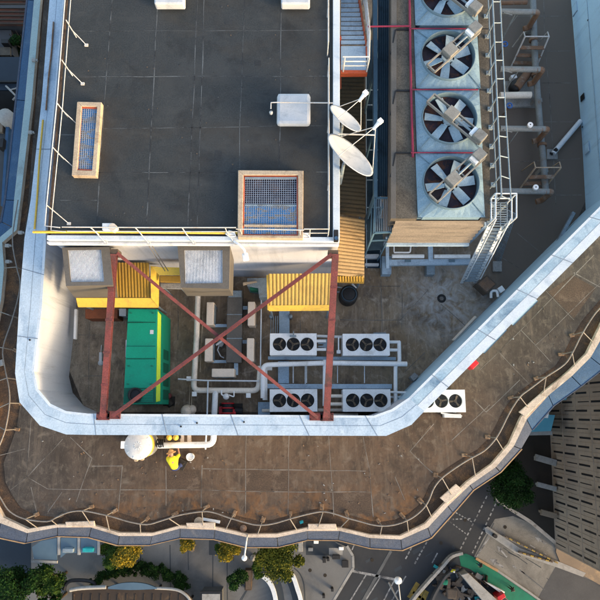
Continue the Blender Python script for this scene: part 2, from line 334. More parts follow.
        return s.add(vs, fs)
    def wline(s, pts, w, z0, z1):
        q = resample([Vector(p).to_2d() for p in pts], .7)
        q = [p+Vector((random.uniform(-.014, .014), random.uniform(-.014, .014))) for p in q]
        L_, R_ = [], []
        for i, p in enumerate(q):
            d = (q[min(i+1, len(q)-1)]-q[max(i-1, 0)]).normalized(); n = Vector((-d.y, d.x)); ww = w*random.uniform(.55, 1.2)/2
            L_.append(p+n*ww); R_.append(p-n*ww)
        return s.band(L_, R_, z0, z1)
    def line(s, pts, w, z0, z1):
        """flat strip of width w along xy points"""
        for a, b in zip(pts, pts[1:]):
            a = Vector((a[0], a[1], 0)); b = Vector((b[0], b[1], 0)); d = (b-a).normalized(); q = Vector((-d.y, d.x, 0))*w/2
            s.prism([(a+q), (a-q), (b-q), (b+q)], z0, z1)
        return s
    def build(s, name, mats, parent=None, bevel=0, at=None):
        me = bpy.data.meshes.new(name)
        o = bpy.data.objects.new(name, me); COL.objects.link(o)
        off = Vector((0, 0, 0))
        if parent is not None:
            o.parent = parent; q = parent
            while q is not None: off += q.location; q = q.parent
        if at is not None: o.location = Vector(at)-off; off = Vector(at)
        me.from_pydata([v-off for v in s.v], [], s.f)
        if not isinstance(mats, (list, tuple)): mats = [mats]
        for m_ in mats: me.materials.append(m_)
        me.polygons.foreach_set('material_index', s.mi); me.polygons.foreach_set('use_smooth', s.sm)
        bm = bmesh.new(); bm.from_mesh(me)
        bmesh.ops.recalc_face_normals(bm, faces=bm.faces); bm.to_mesh(me); bm.free()
        me.update()
        if bevel:
            b = o.modifiers.new('bevel', 'BEVEL'); b.width = bevel; b.segments = 2; b.limit_method = 'ANGLE'; b.angle_limit = R(40)
        return o

def tag(o, label, cat, group=None):
    o['label'] = label; o['category'] = cat
    if group: o['group'] = group
    return o
def struct(o, kind='structure'): o['kind'] = kind; return o
def thing(name, label, cat, loc, group=None):
    o = bpy.data.objects.new(name, None); COL.objects.link(o); o.location = loc; o.empty_display_size = .3
    return tag(o, label, cat, group)
def dup(root, loc, label, rz=None, group=None):
    r = root.copy(); COL.objects.link(r); r.location = loc; r['label'] = label
    if rz is not None: r.rotation_euler.z = rz
    if group: r['group'] = group
    for ch in list(root.children):
        c = ch.copy(); COL.objects.link(c); c.parent = r
        for g in list(ch.children):
            d = g.copy(); COL.objects.link(d); d.parent = c
    return r
def lerp(A, B, t): return [(a[0]+(b[0]-a[0])*t, a[1]+(b[1]-a[1])*t) for a, b in zip(A, B)]
def resample(pts, step):
    out = [Vector(pts[0])]
    for a, b in zip(pts, pts[1:]):
        a, b = Vector(a), Vector(b); n = max(1, int((b-a).length/step))
        out += [a+(b-a)*(k/n) for k in range(1, n+1)]
    return out
def smooth(pts, n=4):
    """Catmull-Rom through pixel points"""
    out = []
    for i in range(len(pts)-1):
        p0 = pts[max(i-1, 0)]; p1 = pts[i]; p2 = pts[i+1]; p3 = pts[min(i+2, len(pts)-1)]
        for k in range(n):
            t = k/n
            out.append(tuple(.5*(2*p1[j]+(p2[j]-p0[j])*t+(2*p0[j]-5*p1[j]+4*p2[j]-p3[j])*t*t+(3*p1[j]-p0[j]-3*p2[j]+p3[j])*t**3) for j in (0, 1)))
    out.append(tuple(pts[-1])); return out

# ================================================================== THE TOWER TOP
B_edge = [(46, -90), (34, 0), (25, 100), (14, 200), (12, 227), (0, 237), (-6, 262), (-9, 300), (-15, 335), (-18, 370), (-15, 410), (-20, 450), (-22, 490),
          (0, 523), (27, 533), (57, 527.5), (91, 527.5), (119, 536), (152, 536), (180, 528.5), (215, 530), (248, 537.5), (277, 537.5), (307, 531),
          (340, 531), (370, 538), (401, 539.5), (428, 527.5), (448, 506), (470, 485), (496, 467), (514, 446), (527, 419), (549, 395), (572, 376),
          (591, 357), (600, 341), (612, 318), (640, 290), (690, 250), (760, 120), (790, -90)]
O_edge = [(40, -90), (28, 0), (17, 100), (6, 200), (2, 222), (-12, 234), (-20, 262), (-24, 300), (-30, 335), (-33, 370), (-30, 410), (-36, 450), (-38, 495),
          (-2, 537), (26, 543), (57.5, 536), (89, 537), (118, 545), (150, 545), (180, 538), (214, 539), (246, 547), (278, 547), (308, 539.7),
          (338, 540), (370, 548), (402, 550), (431, 537.5), (453, 513), (473, 490), (500, 472), (521, 449), (532, 430), (553, 406), (581, 386),
          (604, 368), (614, 350), (624, 328), (655, 298), (705, 258), (776, 125), (806, -90)]
I_edge = [(54, -90), (42.5, 0), (34, 100), (22.5, 200), (18, 231), (3, 244), (7, 270), (4, 300), (-3, 335), (-6, 370), (-3, 410), (-10, 450), (-12, 485),
          (4, 516), (28, 528), (57, 524), (91, 524), (119, 532), (152, 532.5), (180, 525), (215, 526), (248, 533.5), (277, 533), (307, 527),
          (340, 527), (370, 534), (400, 535), (424, 523), (444, 502), (466, 481), (491, 463), (508, 443), (520, 416), (542, 391), (567, 371),
          (586, 352), (594, 335), (604, 314), (630, 284), (682, 244), (752, 120), (782, -90)]
ZK = .20
tower = thing('tower_building', 'high tower whose brown roof terrace is edged by a wavy pale kerb and blue ledge', 'building', (0, 2, Z_ST))
Ow = W(O_edge, .0); Bw = W(B_edge, ZK); Iw = lerp(W(I_edge, ZK), Bw, .22)
body = [Vector(b)*.985 for b in W(B_edge, 0)]
MB().prism(body, Z_ST, -.35).build('wall', M['tower'], tower)
mb = MB(); mb.band(Iw, Bw, -.3, ZK)
for k in ((76, 523, 95, 528, 0), (88, 521, 76, 525, 0), (187, 522, 214, 529, 0), (309, 522, 337, 529.5, 0)):
    pass
mb.build('kerb', [M['kerb']], tower)
# wider kerb blocks sitting on the kerb
def kblock(pts): MB().px(pts, ZK+.003, ZK+.10).build('kerb_block', M['kerb'], tower, bevel=.02)
kblock([(65, 522), (94, 521), (95, 526.5), (66, 526.5)]); kblock([(186, 523), (215, 522.5), (215, 529), (187, 528)])
kblock([(308, 524), (336, 524), (337, 530), (308, 530)]); kblock([(440, 498), (456, 484), (463, 490), (447, 504)])
kblock([(519, 412), (540, 394), (546, 397), (526, 417)]); 
# ledge panels: one per facet, sloping down outward
OFF = lambda A, B, t: A+(B-A)*t
for i in range(len(B_edge)-1):
    if i < 5 or i >= 32: mat_ = M['ledge_blue']
    else: mat_ = M['ledge']
    a, b = Vector(Bw[i]), Vector(Bw[i+1]); c, d = Vector(Ow[i+1]), Vector(Ow[i])
    L_ = (b-a).length; g = .018/L_
    a2, b2, d2, c2 = OFF(a, b, g), OFF(a, b, 1-g), OFF(d, c, g), OFF(d, c, 1-g)
    q = MB()
    def pt(v, z): return (v.x, v.y, z)
    zi, zo, th = .14, .02, .10
    q.add([pt(a2, zi), pt(b2, zi), pt(c2, zo), pt(d2, zo), pt(a2, zi-th), pt(b2, zi-th), pt(c2, zo-th), pt(d2, zo-th)],
          [[0, 1, 2, 3], [7, 6, 5, 4], [0, 4, 5, 1], [1, 5, 6, 2], [2, 6, 7, 3], [3, 7, 4, 0]])
    q.build('ledge_panel', mat_, tower)
Oo = lerp(Ow, [Vector(p)*1.012 for p in Ow], .5)
MB().band(Ow[13:32], Oo[13:32], -.12, .05).build('edge_trim', M['trim'], tower); MB().band(Ow[:13], Oo[:13], -.12, .04).build('edge_trim', M['ledge'], tower); MB().band(Ow[32:], Oo[32:], -.12, .04).build('edge_trim', M['ledge'], tower)
# kerb on the west side is grey green sheet
MB().band(Iw[:9], lerp(Iw, Bw, .96)[:9], ZK+.004, ZK+.02).build('kerb_capping', M['kerb_green'], tower)

# terrace floor (one sheet) and the gutter between handrail and kerb
rail_px = [(18, 200), (12.5, 239), (16.7, 267), (20, 281), (18.5, 296), (12, 320), (3, 348), (5, 368), (9, 388), (9.5, 405), (6, 427), (1, 442), (-8, 465), (-6, 485), (1.7, 500), (10, 511.7), (25, 519), (47, 521.5), (57, 517),
           (70, 512), (84, 511), (100, 514), (113, 517), (130, 522), (147, 524.5), (162, 520.5), (180, 515), (203, 511.5), (215, 513), (228, 517.5), (245, 522.5),
           (257, 525), (272, 524), (293, 518), (310, 513.7), (323, 511.7), (335, 514), (347, 518), (360, 521.5), (373, 525), (385, 526), (398, 524), (412, 518),
           (423, 509), (429, 500), (434, 488), (442, 478), (454, 469), (468, 460), (484, 451), (494, 441), (501, 430), (510, 412), (520, 397), (530, 389), (546, 377),
           (565, 364), (574, 350), (581, 336), (593, 316.5), (602, 306), (625, 280)]
# rail at 1.0 m; gutter step at the rail's foot
fl = [(p[0], p[1]) for p in I_edge]
MB().prism(W(fl, 0), -.34, -.05).build('floor_slab', M['gutter'], tower)
inner = [(a[0]+(300-a[0])*.0, a[1]) for a in rail_px]
foot = W(inner, 1.0)                      # plan position of rail
fx = [Vector(p)*1.0 for p in foot]
terr_poly = [P(60, -90, 0).to_2d()] + [P(44, 0, 0).to_2d(), P(36, 100, 0).to_2d()] + [Vector(p) for p in fx] + [P(680, 245, 0).to_2d(), P(745, 120, 0).to_2d(), P(770, -90, 0).to_2d()]
mb = MB(); mb.prism(terr_poly, -.045, 0); mb.m(1)
def joint(pts, w=.035): mb.wline(W(pts, .004), w, -.03, .004)
for pts in ([(27, 477), (48, 489), (117, 489.5)], [(120, 489.5), (200, 490), (290, 492), (372, 492)], [(201, 469), (290, 470), (366, 471)],
            [(246, 436), (245.5, 513)], [(289, 436), (288, 515)], [(329, 436), (334, 516)], [(363, 436), (370, 471), (373, 517)], [(202, 465), (201, 508)],
            [(122, 467), (118, 512)], [(166, 466), (166, 506)], [(92, 466), (123, 466)], [(92, 458), (76, 502)], [(63, 439), (27, 477)], [(31, 418), (27, 475)],
            [(70, 437), (92, 458)], [(27, 477), (10, 490)], [(434, 424), (410, 451), (425, 466), (433, 473)], [(395, 477), (405, 500)], [(594, 255), (521, 330)],
            [(521, 330), (551, 362)], [(574, 273), (600, 287)], [(546, 291), (574, 320)], [(497, 350), (528, 383)], [(600, 283), (535, 346)], [(521, 330), (480, 370)],
            [(502, 258), (523, 270)], [(517, 233), (540, 252)], [(543, -20), (545, 40), (549, 90), (553, 150), (556, 205)], [(505, 16), (567, 16)], [(525, 51), (570, 51)],
            [(540, 83), (572, 83)], [(545, 122), (577, 122)], [(513, 162), (580, 159)], [(550, 195), (582, 195)], [(381, 278), (382, 332)], [(352, 287), (400, 286)],
            [(89, 322), (89, 392)], [(78, 335), (105, 335)], [(88, 376), (104, 376)], [(178, 300), (178, 340)], [(402, 286), (402, 330)], [(474, 400), (486, 412)],
            [(486, 412), (520, 380)], [(452, 440), (490, 405)], [(62, 492), (48, 512)], [(31, 487), (37, 514)], [(0, 455), (25, 449)]):
    joint(pts, random.uniform(.022, .04))
mb.m(2)
for pts in ([(246.5, 470.5), (288.5, 471), (287.5, 491), (246, 490.5)], [(330, 493), (372, 493.5), (372.5, 514), (334, 513)], [(167, 468), (200, 470), (200, 489), (167, 489)], [(430, 425), (434, 428), (426, 440), (421, 436)], [(548, 292), (572, 275), (596, 288), (574, 318)]):
    mb.px(pts, -.03, .002)
struct(mb.build('terrace_floor', [M['terrace'], M['floorjoint'], M['patch_brown']]))

# plant deck inside the screen wall, own screed
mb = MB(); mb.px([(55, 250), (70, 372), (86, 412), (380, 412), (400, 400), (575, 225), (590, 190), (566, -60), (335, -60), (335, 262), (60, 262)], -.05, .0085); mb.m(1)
def joint2(pts, w=.03): mb.wline(W(pts, .0125), w, -.04, .0125)
for pts in ([(381, 278), (382, 332)], [(352, 287), (400, 286)], [(89, 322), (89, 400)], [(78, 335), (105, 335)], [(84, 376), (104, 376)], [(178, 300), (178, 340)], [(402, 286), (402, 330)], [(502, 258), (523, 270)], [(517, 233), (540, 252)],
            [(543, -20), (545, 40), (549, 90), (553, 150), (556, 205)], [(505, 16), (567, 16)], [(525, 51), (570, 51)], [(540, 83), (572, 83)], [(545, 122), (577, 122)], [(513, 162), (580, 159)], [(550, 195), (582, 195)], [(400, 320), (428, 290)], [(441, 304), (470, 330)], [(300, 320), (300, 332)], [(340, 320), (400, 320)], [(405, 372), (425, 352)]):
    joint2(pts)
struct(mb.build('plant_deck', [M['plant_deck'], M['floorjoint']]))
# handrail round the terrace
t = thing('terrace_handrail', 'grey tubular handrail following the wavy edge of the brown terrace, on bracketed posts', 'handrail', P(300, 515, 0))
rp = [P(a, b, 1.0) for a, b in smooth(rail_px, 4)]
MB().tube(rp, .028, 8).build('top_rail', M['rail_grey'], t)
post_px = [(16.7, 267), (9, 315), (4, 348), (7, 378), (9.5, 403), (5, 430), (25, 519), (51, 520), (82, 511), (106, 515.5), (140, 523.7), (169, 518.7), (202, 511.5), (231, 518.7), (261, 525), (290, 519), (323, 511.7), (349, 518.7), (382, 526), (407, 520.5), (426, 505),
           (442, 478), (472, 457), (496, 438), (520, 397), (546, 377), (572, 352), (583, 332)]
foots = []
for (a, b) in post_px:
    p = P(a, b, 1.0); foot_ = Vector((p.x, p.y, 0))
    # nearest kerb point
    kb = min((Vector(k) for k in [q for u, v in zip(Iw, Iw[1:]) for q in (u, OFF(Vector(u), Vector(v), .33), OFF(Vector(u), Vector(v), .66))]), key=lambda k: (k-p.to_2d()).length)
    q = MB(); q.tube([foot_, p], .025, 8); q.tube([p, (kb.x, kb.y, ZK+.02)], .022, 8); q.build('post', M['rail_grey'], t)
    d = (Vector((0, 0, 0))-foot_); d.z = 0; d.normalize()
    q = MB(); c = foot_+d*.06; q.box((c.x, c.y, .035), (random.uniform(.2, .3), random.uniform(.14, .2), .07), rz=math.atan2(d.y, d.x)+random.uniform(-.3, .3)); q.build('footing', M['footing'], t, bevel=.03)

# loose things on the gutter
q = MB(); q.bar(P(203, 519, .05), P(220, 522, .05), .12, .08); tag(q.build('pipe_offcut', M['galv_lt'], bevel=.01), 'grey length of conduit lying in the gutter beside the wavy kerb', 'pipe')
q = MB(); q.lathe(P(199, 521.5, 0), [(.0, .0), (.19, .0), (.2, .1), (.0, .12)], 14); tag(q.build('gravel_bag', M['timber'], bevel=.01), 'tan round sack lying beside the grey conduit in the gutter', 'bag')
q = MB(); q.lathe(P(243.5, 528, 0), [(0, .0), (.14, .0), (.15, .1), (0, .13)], 14); tag(q.build('rag_bundle', M['rust'], bevel=.01), 'small rust brown bundle in the gutter near the white camera arm', 'bundle')
q = MB(); q.box(P(301.5, 522, .06), (.16, .12, .12), rz=.3); q.cyl(P(301.5, 522, 0), .04, .12, .15, 10); tag(q.build('plastic_bottle', M['teal'], bevel=.02), 'small teal plastic can lying in the brown gutter', 'can')
q = MB(); q.bar(P(0.5, 360, .05), P(1.5, 366, .05), .2, .1); tag(q.build('gutter_block', M['conc_lt'], bevel=.01), 'pale concrete block in the gutter at the far left edge', 'block')
for i, (a, b, l) in enumerate([(31, 35.5, 0), (34.5, 61, 0), (31, 133, 1), (21, 233, 2), (8, 246, 3), (8.5, 262, 4)]):
    if i == 0: continue
    q = MB(); c = P(a, b, ZK); q.box((c.x, c.y, ZK+.06), (.2, .16, .12)); q.cyl((c.x+.14, c.y), .05, ZK, ZK+.1, 10)
    tag(q.build('edge_fixing', M['conc_lt'], bevel=.02), ['', 'small pale fixing on the grey green kerb, nearest the top left corner', 'small pale fixing on the grey green kerb beside the framed roof grille',
        'small pale fixing at the outer bend of the grey green kerb', 'small pale fixing just below the bend of the left kerb', 'lowest of the small pale fixings on the left kerb'][i], 'fixing', 'fixings on the west kerb')
# davit with camera
t = thing('camera_arm', 'thin white arm reaching out over the slate blue ledge with a camera at its tip', 'camera arm', P(248, 535, ZK))
MB().pipe([P(248, 535, ZK), P(248, 535, ZK)+Vector((0, 0, .5)), P(244.5, 556, .6)], .035).build('arm', M['rail'], t)
q = MB(); c = P(244.3, 558, .55); q.lathe(c, [(0, .40), (.09, .44), (.12, .55), (.09, .66), (0, .70)], 14); q.build('camera_housing', M['white'], t)

# ================================================================== PARAPET SCREEN WALL
ZP = 3.7
pin = [(69, -60), (55, 100), (45, 200), (45.5, 243), (41.5, 307), (33.5, 371), (37.5, 389), (50, 404), (66, 411.5), (88, 414), (374, 416), (392, 409.5), (409, 398), (627, 180), (621, 100), (606, -60)]
pout = [(54.5, -60), (42, 100), (31, 200), (25, 238), (20, 300), (15.5, 373), (20, 402), (40, 425), (66, 434), (90, 434.5), (386, 435.5), (411, 424.5), (424, 411), (650, 185), (660, 100), (645, -60)]
pi, po = W(pin, ZP), W(pout, ZP)
pw = thing('parapet_screen', 'tall white screen wall with weathered pale blue coping looping round the plant deck', 'wall', P(200, 425, 0))
t1 = lerp(pi, po, .04); t2 = lerp(pi, po, .96)
MB().band(t1[:13], t2[:13], -.02, ZP-.08).build('wall', M['parapet'], pw)
MB().band(t1[12:], t2[12:], -.02, ZP-.081).build('wall', M['bluewall'], pw)
mb = MB()
def cop(s, i0, i1, a, b, mi): mb.m(mi); mb.band(lerp(pi, po, a)[i0:i1], lerp(pi, po, b)[i0:i1], ZP-.08, ZP+random.uniform(0, .006))
mb.m(0)
cop(0, 0, 13, -.02, .10, 1); cop(0, 0, 13, .102, .49, 0); cop(0, 0, 13, .49, .515, 3); cop(0, 0, 13, .515, 1.02, 0)
cop(0, 12, 16, -.02, .12, 1); cop(0, 12, 16, .122, .55, 2); cop(0, 12, 16, .552, .572, 3); cop(0, 12, 16, .574, 1.02, 1)
mb.m(3)
# cross seams in the coping
full_i, full_o = lerp(pi, po, -.02), lerp(pi, po, 1.02)
for seg, ts in ((1, (.5,)), (3, (.5,)), (4, (.5,)), (9, (.02, .26, .5, .74, .97)), (12, (.1, .3, .48, .64, .82))):
    for tt in ts:
        a = OFF(Vector(full_i[seg]), Vector(full_i[seg+1]), tt); b = OFF(Vector(full_o[seg]), Vector(full_o[seg+1]), tt)
        mb.line([a, b], .03, ZP-.02, ZP+.010)
mb.build('coping', [M['coping'], M['coping_lt'], M['coping_dk'], M['seam']], pw)
# bolts / small black marks on coping
for (a, b) in ((181, 426.5), (197, 423), (244, 422), (30, 340)):
    MB().cyl(P(a, b, ZP), .035, ZP, ZP+.04, 10).build('bolt', M['black'], pw)
# hatches on the right-hand wall face: position along the wall and height
def wallpt(px, py):          # point on the inner face of the eastern wall seen at px,py
    a = Vector((*t1[13], 0)); b = Vector((*t1[15], 0)); d = (b-a).normalized(); n = Vector((-d.y, d.x, 0))
    ray0 = Vector((0, 0, H)); ray = (P(px, py, 0)-ray0)
    k = (a-ray0).dot(n)/ray.dot(n); return ray0+ray*k, d, (n if n.x < 0 else -n)
def wallbox(cx, cy, w, h, mat_, name, proud=.02):
    p, d, n = wallpt(cx, cy); q = MB(); q.box(p+n*(proud/2-.002), (w, proud, h), mtx=Matrix((d, n, Vector((0, 0, 1)))).transposed()); return q.build(name, mat_, pw)
wallbox(582.5, 97.5, .30, .36, M['black'], 'vent_opening')
for (x, y, w, h) in ((587, 148, .5, .42), (575, 9, .5, .5)):
    wallbox(x, y, w, h, M['coping'], 'access_panel', .03); wallbox(x, y, w-.05, h-.05, M['bluewall'], 'access_panel', .034)
for (x, y) in ((574.5, 58), (582.5, 127), (588, 20)): wallbox(x, y, .06, .09, M['black'], 'cable_hole')
p0, d0, n0 = wallpt(590, 60)
for z_ in (1.55,):
    a = Vector((*t1[13], z_)); b = Vector((*t1[15], z_)); MB().bar(a+n0*.006, b+n0*.006, .012, .025).build('wall_seam', M['coping_dk'], pw)
wallbox(571.5, 88, 1.1, .10, M['white'], 'bracket_strip', .06)
# outer-face glazing strips of the diagonal wall (dark blue trays on its outside)
for (a, b) in (((483, 352), (505, 329)), ((512, 324), (536, 300)), ((543, 289), (570, 262))):
    q = MB(); q.bar(P(a[0], a[1], 2.9), P(b[0], b[1], 2.9), .10, .12); q.m(1); q.bar(P(a[0]+1.2, a[1]+1.2, 2.92), P(b[0]+1.2, b[1]+1.2, 2.92), .03, .14); q.build('gutter_tray', [M['coping_lt'], M['ledge_blue']], pw)
q = MB(); q.bar(P(468.5, 367.5, 2.0), P(475, 361, 2.0), .3, .5); tag(q.build('fire_hose_box', M['red_paint'], bevel=.03), 'red box fixed low outside the diagonal white wall', 'hose box')
# posts at the wall foot, pale colour stands for sun on them
q = MB(); q.px([(74.2, 309), (76.8, 309), (75.6, 339), (73.2, 339)], .75, .95); tag(q.build('sunlit_batten', M['white'], bevel=.02), 'slim batten coloured pale as if sunlit, standing along the foot of the left white wall', 'batten')
q = MB(); q.px([(452.5, 339.5), (454.5, 340.5), (477, 317), (475, 315.5)], .45, .65); tag(q.build('sunlit_batten', M['cream'], bevel=.02), 'slim batten coloured cream as if sunlit along the foot of the diagonal white wall', 'batten')
q = MB(); q.px([(556.5, 242), (559.5, 243.5), (576, 213), (573, 211)], .45, .65); tag(q.build('steel_batten', M['galv'], bevel=.02), 'grey steel batten beside the top end of the diagonal wall', 'batten')

# rusty conduit lying on the left coping, yellow pipe beside it
q = MB(); q.tube([P(53.5, 22, ZP+.05), P(51.5, 52, ZP+.05), P(48.5, 78, ZP+.05), P(46, 110, ZP+.05)], .035); tag(q.build('rusty_conduit', M['rust']), 'brown rusty conduit lying along the upper left coping', 'conduit')
q = MB(); q.tube([P(43, 120, ZP+.09), P(39.5, 158, ZP+.09), P(37, 200, ZP+.09), P(34.5, 229, ZP+.09)], .04); tag(q.build('yellow_conduit', M['rail_yellow']), 'yellow conduit lying along the left coping below the rusty one', 'conduit')

# ================================================================== PLANT ROOM
ZR = 6.0
rc = [(71, -60), (47, 238.5), (339.5, 241), (339.5, -60)]
pr = thing('plant_room', 'white walled plant room under the large dark flat roof', 'plant room', P(200, 150, 0))
rcw = W(rc, ZR)
MB().prism(rcw, 0, ZR-.12).build('wall', M['plantwall'], pr)
mb = MB(); mb.px([(72, -60), (49.5, 233), (333, 236), (333, -60)], ZR-.118, ZR); mb.m(1)
for pts in ([(113, -10), (105, 93), (101, 150), (97, 222)], [(158, -10), (148, 200), (146.5, 224)], [(197.8, -10), (193.5, 100), (188, 225)], [(204.5, -10), (201.5, 100), (197, 226)], [(245, -10), (240, 128), (239.5, 170)],
            [(281, 5), (280.5, 70), (279.5, 168)], [(75, 31), (198, 30.7)], [(204, 31), (331, 30)], [(68, 77), (200, 76.3), (331, 76)], [(102, 128.5), (200, 127.5), (275, 126)],
            [(293, 126), (328, 125.5)], [(98, 172.5), (238, 172.5)], [(304, 172), (328, 172)], [(58, 135), (76, 135)], [(60, 200), (97, 200)]):
    mb.wline(W(pts, ZR+.003), random.uniform(.02, .04), ZR-.05, ZR+.003)
mb.m(2)
for (a, b, w_, h_) in ((130, 60, 9, 6), (215, 150, 7, 10), (170, 205, 12, 5), (255, 60, 6, 6), (300, 145, 10, 4), (120, 190, 5, 8), (225, 20, 8, 5)):
    mb.px([(a, b), (a+w_, b+.5), (a+w_-.4, b+h_), (a-.3, b+h_-.4)], ZR-.02, ZR+.0045)
mb.build('roof', [M['membrane'], M['sealant'], M['patch']], pr)
mb = MB(); mb.px([(47, 235), (339.5, 237), (339.5, 241.5), (46.5, 239.5)], ZR-.12, ZR+.10); mb.px([(333, -60), (339.8, -60), (339.8, 237), (333, 237)], ZR-.12, ZR+.14)
mb.build('coping', M['coping_lt'], pr, bevel=.015)
MB().px([(70.5, -60), (72, -60), (50, 233), (47.5, 234)], ZR-.12, ZR+.03).build('edge_strip', M['gutter'], pr)
# bright strip under the coping: sun on the south face put into paint
MB().px([(47, 241.5), (339, 243.5), (339, 245.0), (47, 243.5)], ZR-.42, ZR-.18).build('sunlit_strip', M['parapet'], pr)
# ladder on the wall
q = MB()
for dx in (0, 3.2): q.bar(P(149+dx, 246, 5.4), P(165+dx, 271, 4.2), .03, .03)
q.build('wall_conduit', M['taupe'], pr)
# yellow gutter pipe along the south edge
MB().tube([P(33, 232, ZR+.12), P(120, 232, ZR+.12), P(238, 233, ZR+.12)], .05, 8).build('gutter_pipe', M['rail_yellow'], pr)

q = MB(); rnd = random.Random(5)
for k in range(70):
    p = P(rnd.uniform(80, 325), rnd.uniform(5, 220), ZR); q.m(rnd.randrange(3)); q.cyl(p, rnd.uniform(.012, .035), ZR, ZR+.012, 7)
struct(q.build('roof_litter', [M['greyroof'], M['patch'], M['wood_box']]), 'stuff')
q = MB(); rnd = random.Random(8)
for k in range(130):
    a, b = rnd.uniform(40, 560), rnd.uniform(440, 515)
    if a > 420: b = rnd.uniform(300, 430); a = rnd.uniform(500, 560)
    p = P(a, b, 0); q.m(rnd.randrange(3)); q.box((p.x, p.y, .012), (rnd.uniform(.02, .09), rnd.uniform(.015, .05), .024), rz=rnd.uniform(0, 3))
struct(q.build('terrace_litter', [M['conc_lt'], M['wood_box'], M['footing']]), 'stuff')
def guard(name, label, path, zt, posts, mrail, foot_dir, zb=ZR, mid=True):
    t = thing(name, label, 'guardrail', P(*path[0], zb))
    top = [P(a, b, zt) for a, b in path]
    MB().tube(top, .022, 8).build('top_rail', mrail, t)
    if mid: MB().tube([Vector((p.x, p.y, zb+(zt-zb)*.52)) for p in top], .018, 8).build('mid_rail', mrail, t)
    for (a, b) in posts:
        p = P(a, b, zt); q = MB(); q.tube([(p.x, p.y, zb), p], .02, 8)
        if foot_dir: q.tube([(p.x, p.y, zb+.45), (p.x+foot_dir[0], p.y+foot_dir[1], zb+.04)], .016, 8); q.box((p.x+foot_dir[0], p.y+foot_dir[1], zb+.03), (.13, .10, .06))
        q.build('post', mrail, t)
guard('roof_guardrail', 'pale double railing along the left edge of the dark roof', [(68, -40), (57, 100), (46.5, 205), (45, 226), (60, 227.5)], ZR+1.05, [(66, 20), (61.8, 60), (57, 103), (52.5, 147), (46.5, 205)], M['rail'], (.42, -.35))
guard('roof_guardrail', 'pale double railing along the bottom edge of the dark roof', [(62, 227), (150, 227.5), (236, 227.5)], ZR+1.0, [(90, 227), (135, 227.3), (182, 227.5), (225, 227.5)], M['rail'], (.25, -.3))
guard('roof_guardrail', 'short pale railing right of the large framed grille at the dark roof corner', [(304, 229), (329, 229), (329, 186), (328.8, 58)], ZR+1.0, [(310, 229), (329, 229), (329, 180), (328.8, 120), (328.8, 62)], M['rail'], None)
guard('roof_guardrail', 'pale railing at the upper right edge of the dark roof', [(328.5, -40), (328.5, 42)], ZR+1.0, [(328.5, 0), (328.5, 40)], M['rail'], None)
guard('hatch_guardrail', 'thin pale rail crossing the foot of the large framed grille', [(236, 229), (304, 230)], ZR+.9, [(240, 229), (300, 230)], M['rail'], None, mid=False)
q = MB(); q.px([(102, 223), (113, 223), (113, 230), (102, 230)], ZR+.0, ZR+.4); q.m(1); q.cyl(P(112.5, 227, ZR+.4), .14, ZR+.05, ZR+.41, 12)
tag(q.build('junction_box', [M['galv_lt'], M['cream']], bevel=.02), 'pale grey junction box on the bottom railing of the dark roof', 'junction box')
# floodlights/cable clutter on south coping
for (a, b, l) in ((231, 234, 'white looped cable bracket on the dark roof edge left of the large grille'), (305, 236, 'white bracket on the dark roof edge right of the large grille')):
    q = MB(); q.tube([P(a-5, b, ZR+.15), P(a-2, b-3, ZR+.3), P(a+3, b-2, ZR+.3), P(a+5, b+2, ZR+.15), P(a-1, b+2.5, ZR+.14), P(a-5, b, ZR+.15)], .03); q.box(P(a, b, ZR+.14), (.3, .1, .08)); tag(q.build('cable_bracket', M['white']), l, 'bracket')
t = thing('flood_light', 'white floodlight on a bent arm hanging over the white wall', 'floodlight', P(239, 242, ZR))
MB().pipe([P(234, 241, ZR+.12), P(240, 245, ZR+.2), P(244.5, 250, ZR-.1), P(245.5, 256, ZR-.3)], .045).build('arm', M['white'], t)
q = MB(); q.box(P(245.5, 257, ZR-.35), (.22, .28, .18), rz=.2); q.build('lamp_head', M['white'], t, bevel=.03)
t = thing('small_camera', 'dark little camera on the south east corner of the dark roof', 'camera', P(336, 236, ZR+.1))
q = MB(); q.box(P(336, 236, ZR+.22), (.16, .42, .2)); q.build('housing', M['black'], t, bevel=.02)
q = MB(); q.cyl(P(336, 239, ZR+.2), .07, ZR+.15, ZR+.34, 12); q.build('lens', M['ledge_blue'], t)

# framed grilles in the roof
def grille(name, label, outer, inner, z1, nx, ny, cover=None):
    o = W(outer, z1); i_ = W(inner, z1); c = P(sum(p[0] for p in outer)/4, sum(p[1] for p in outer)/4, ZR)
    t = thing(name, label, 'roof grille', c)
    mb = MB(); mb.band(o+[o[0]], i_+[i_[0]], ZR-.0, z1); mb.build('frame', M['timber'], t, bevel=.02)
    e = lerp(i_, [sum((Vector(p) for p in i_), Vector((0, 0)))/4]*4, .05)
    MB().band(i_+[i_[0]], e+[e[0]], ZR+.004, z1-.06).build('rim', M['orange_red'], t)
    MB().prism(e, ZR+.003, ZR+.05).build('shaft', M['darkhole'], t)
    mb = MB(); A, B, C, D = [Vector(p) for p in e]
    f0 = cover or 0.0
    for k in range(nx+1): 
        u = k/nx; a = A.lerp(B, u); b = D.lerp(C, u); mb.bar((*a, z1-.07), (*b, z1-.07), .016, .016)
    for k in range(ny+1):
        u = k/ny; a = A.lerp(D, u); b = B.lerp(C, u); mb.bar((*a, z1-.085), (*b, z1-.085), .016, .016)
    mb.build('grid', M['gridbar'], t)
    return t, e
t, e = grille('roof_grille', 'narrow timber framed roof grille with blue mesh near the left railing', [(77, 101.5), (101.5, 102), (96, 176), (71.5, 175.5)], [(81.5, 106), (97, 106.5), (91.8, 170.5), (77, 170)], ZR+.26, 7, 30)
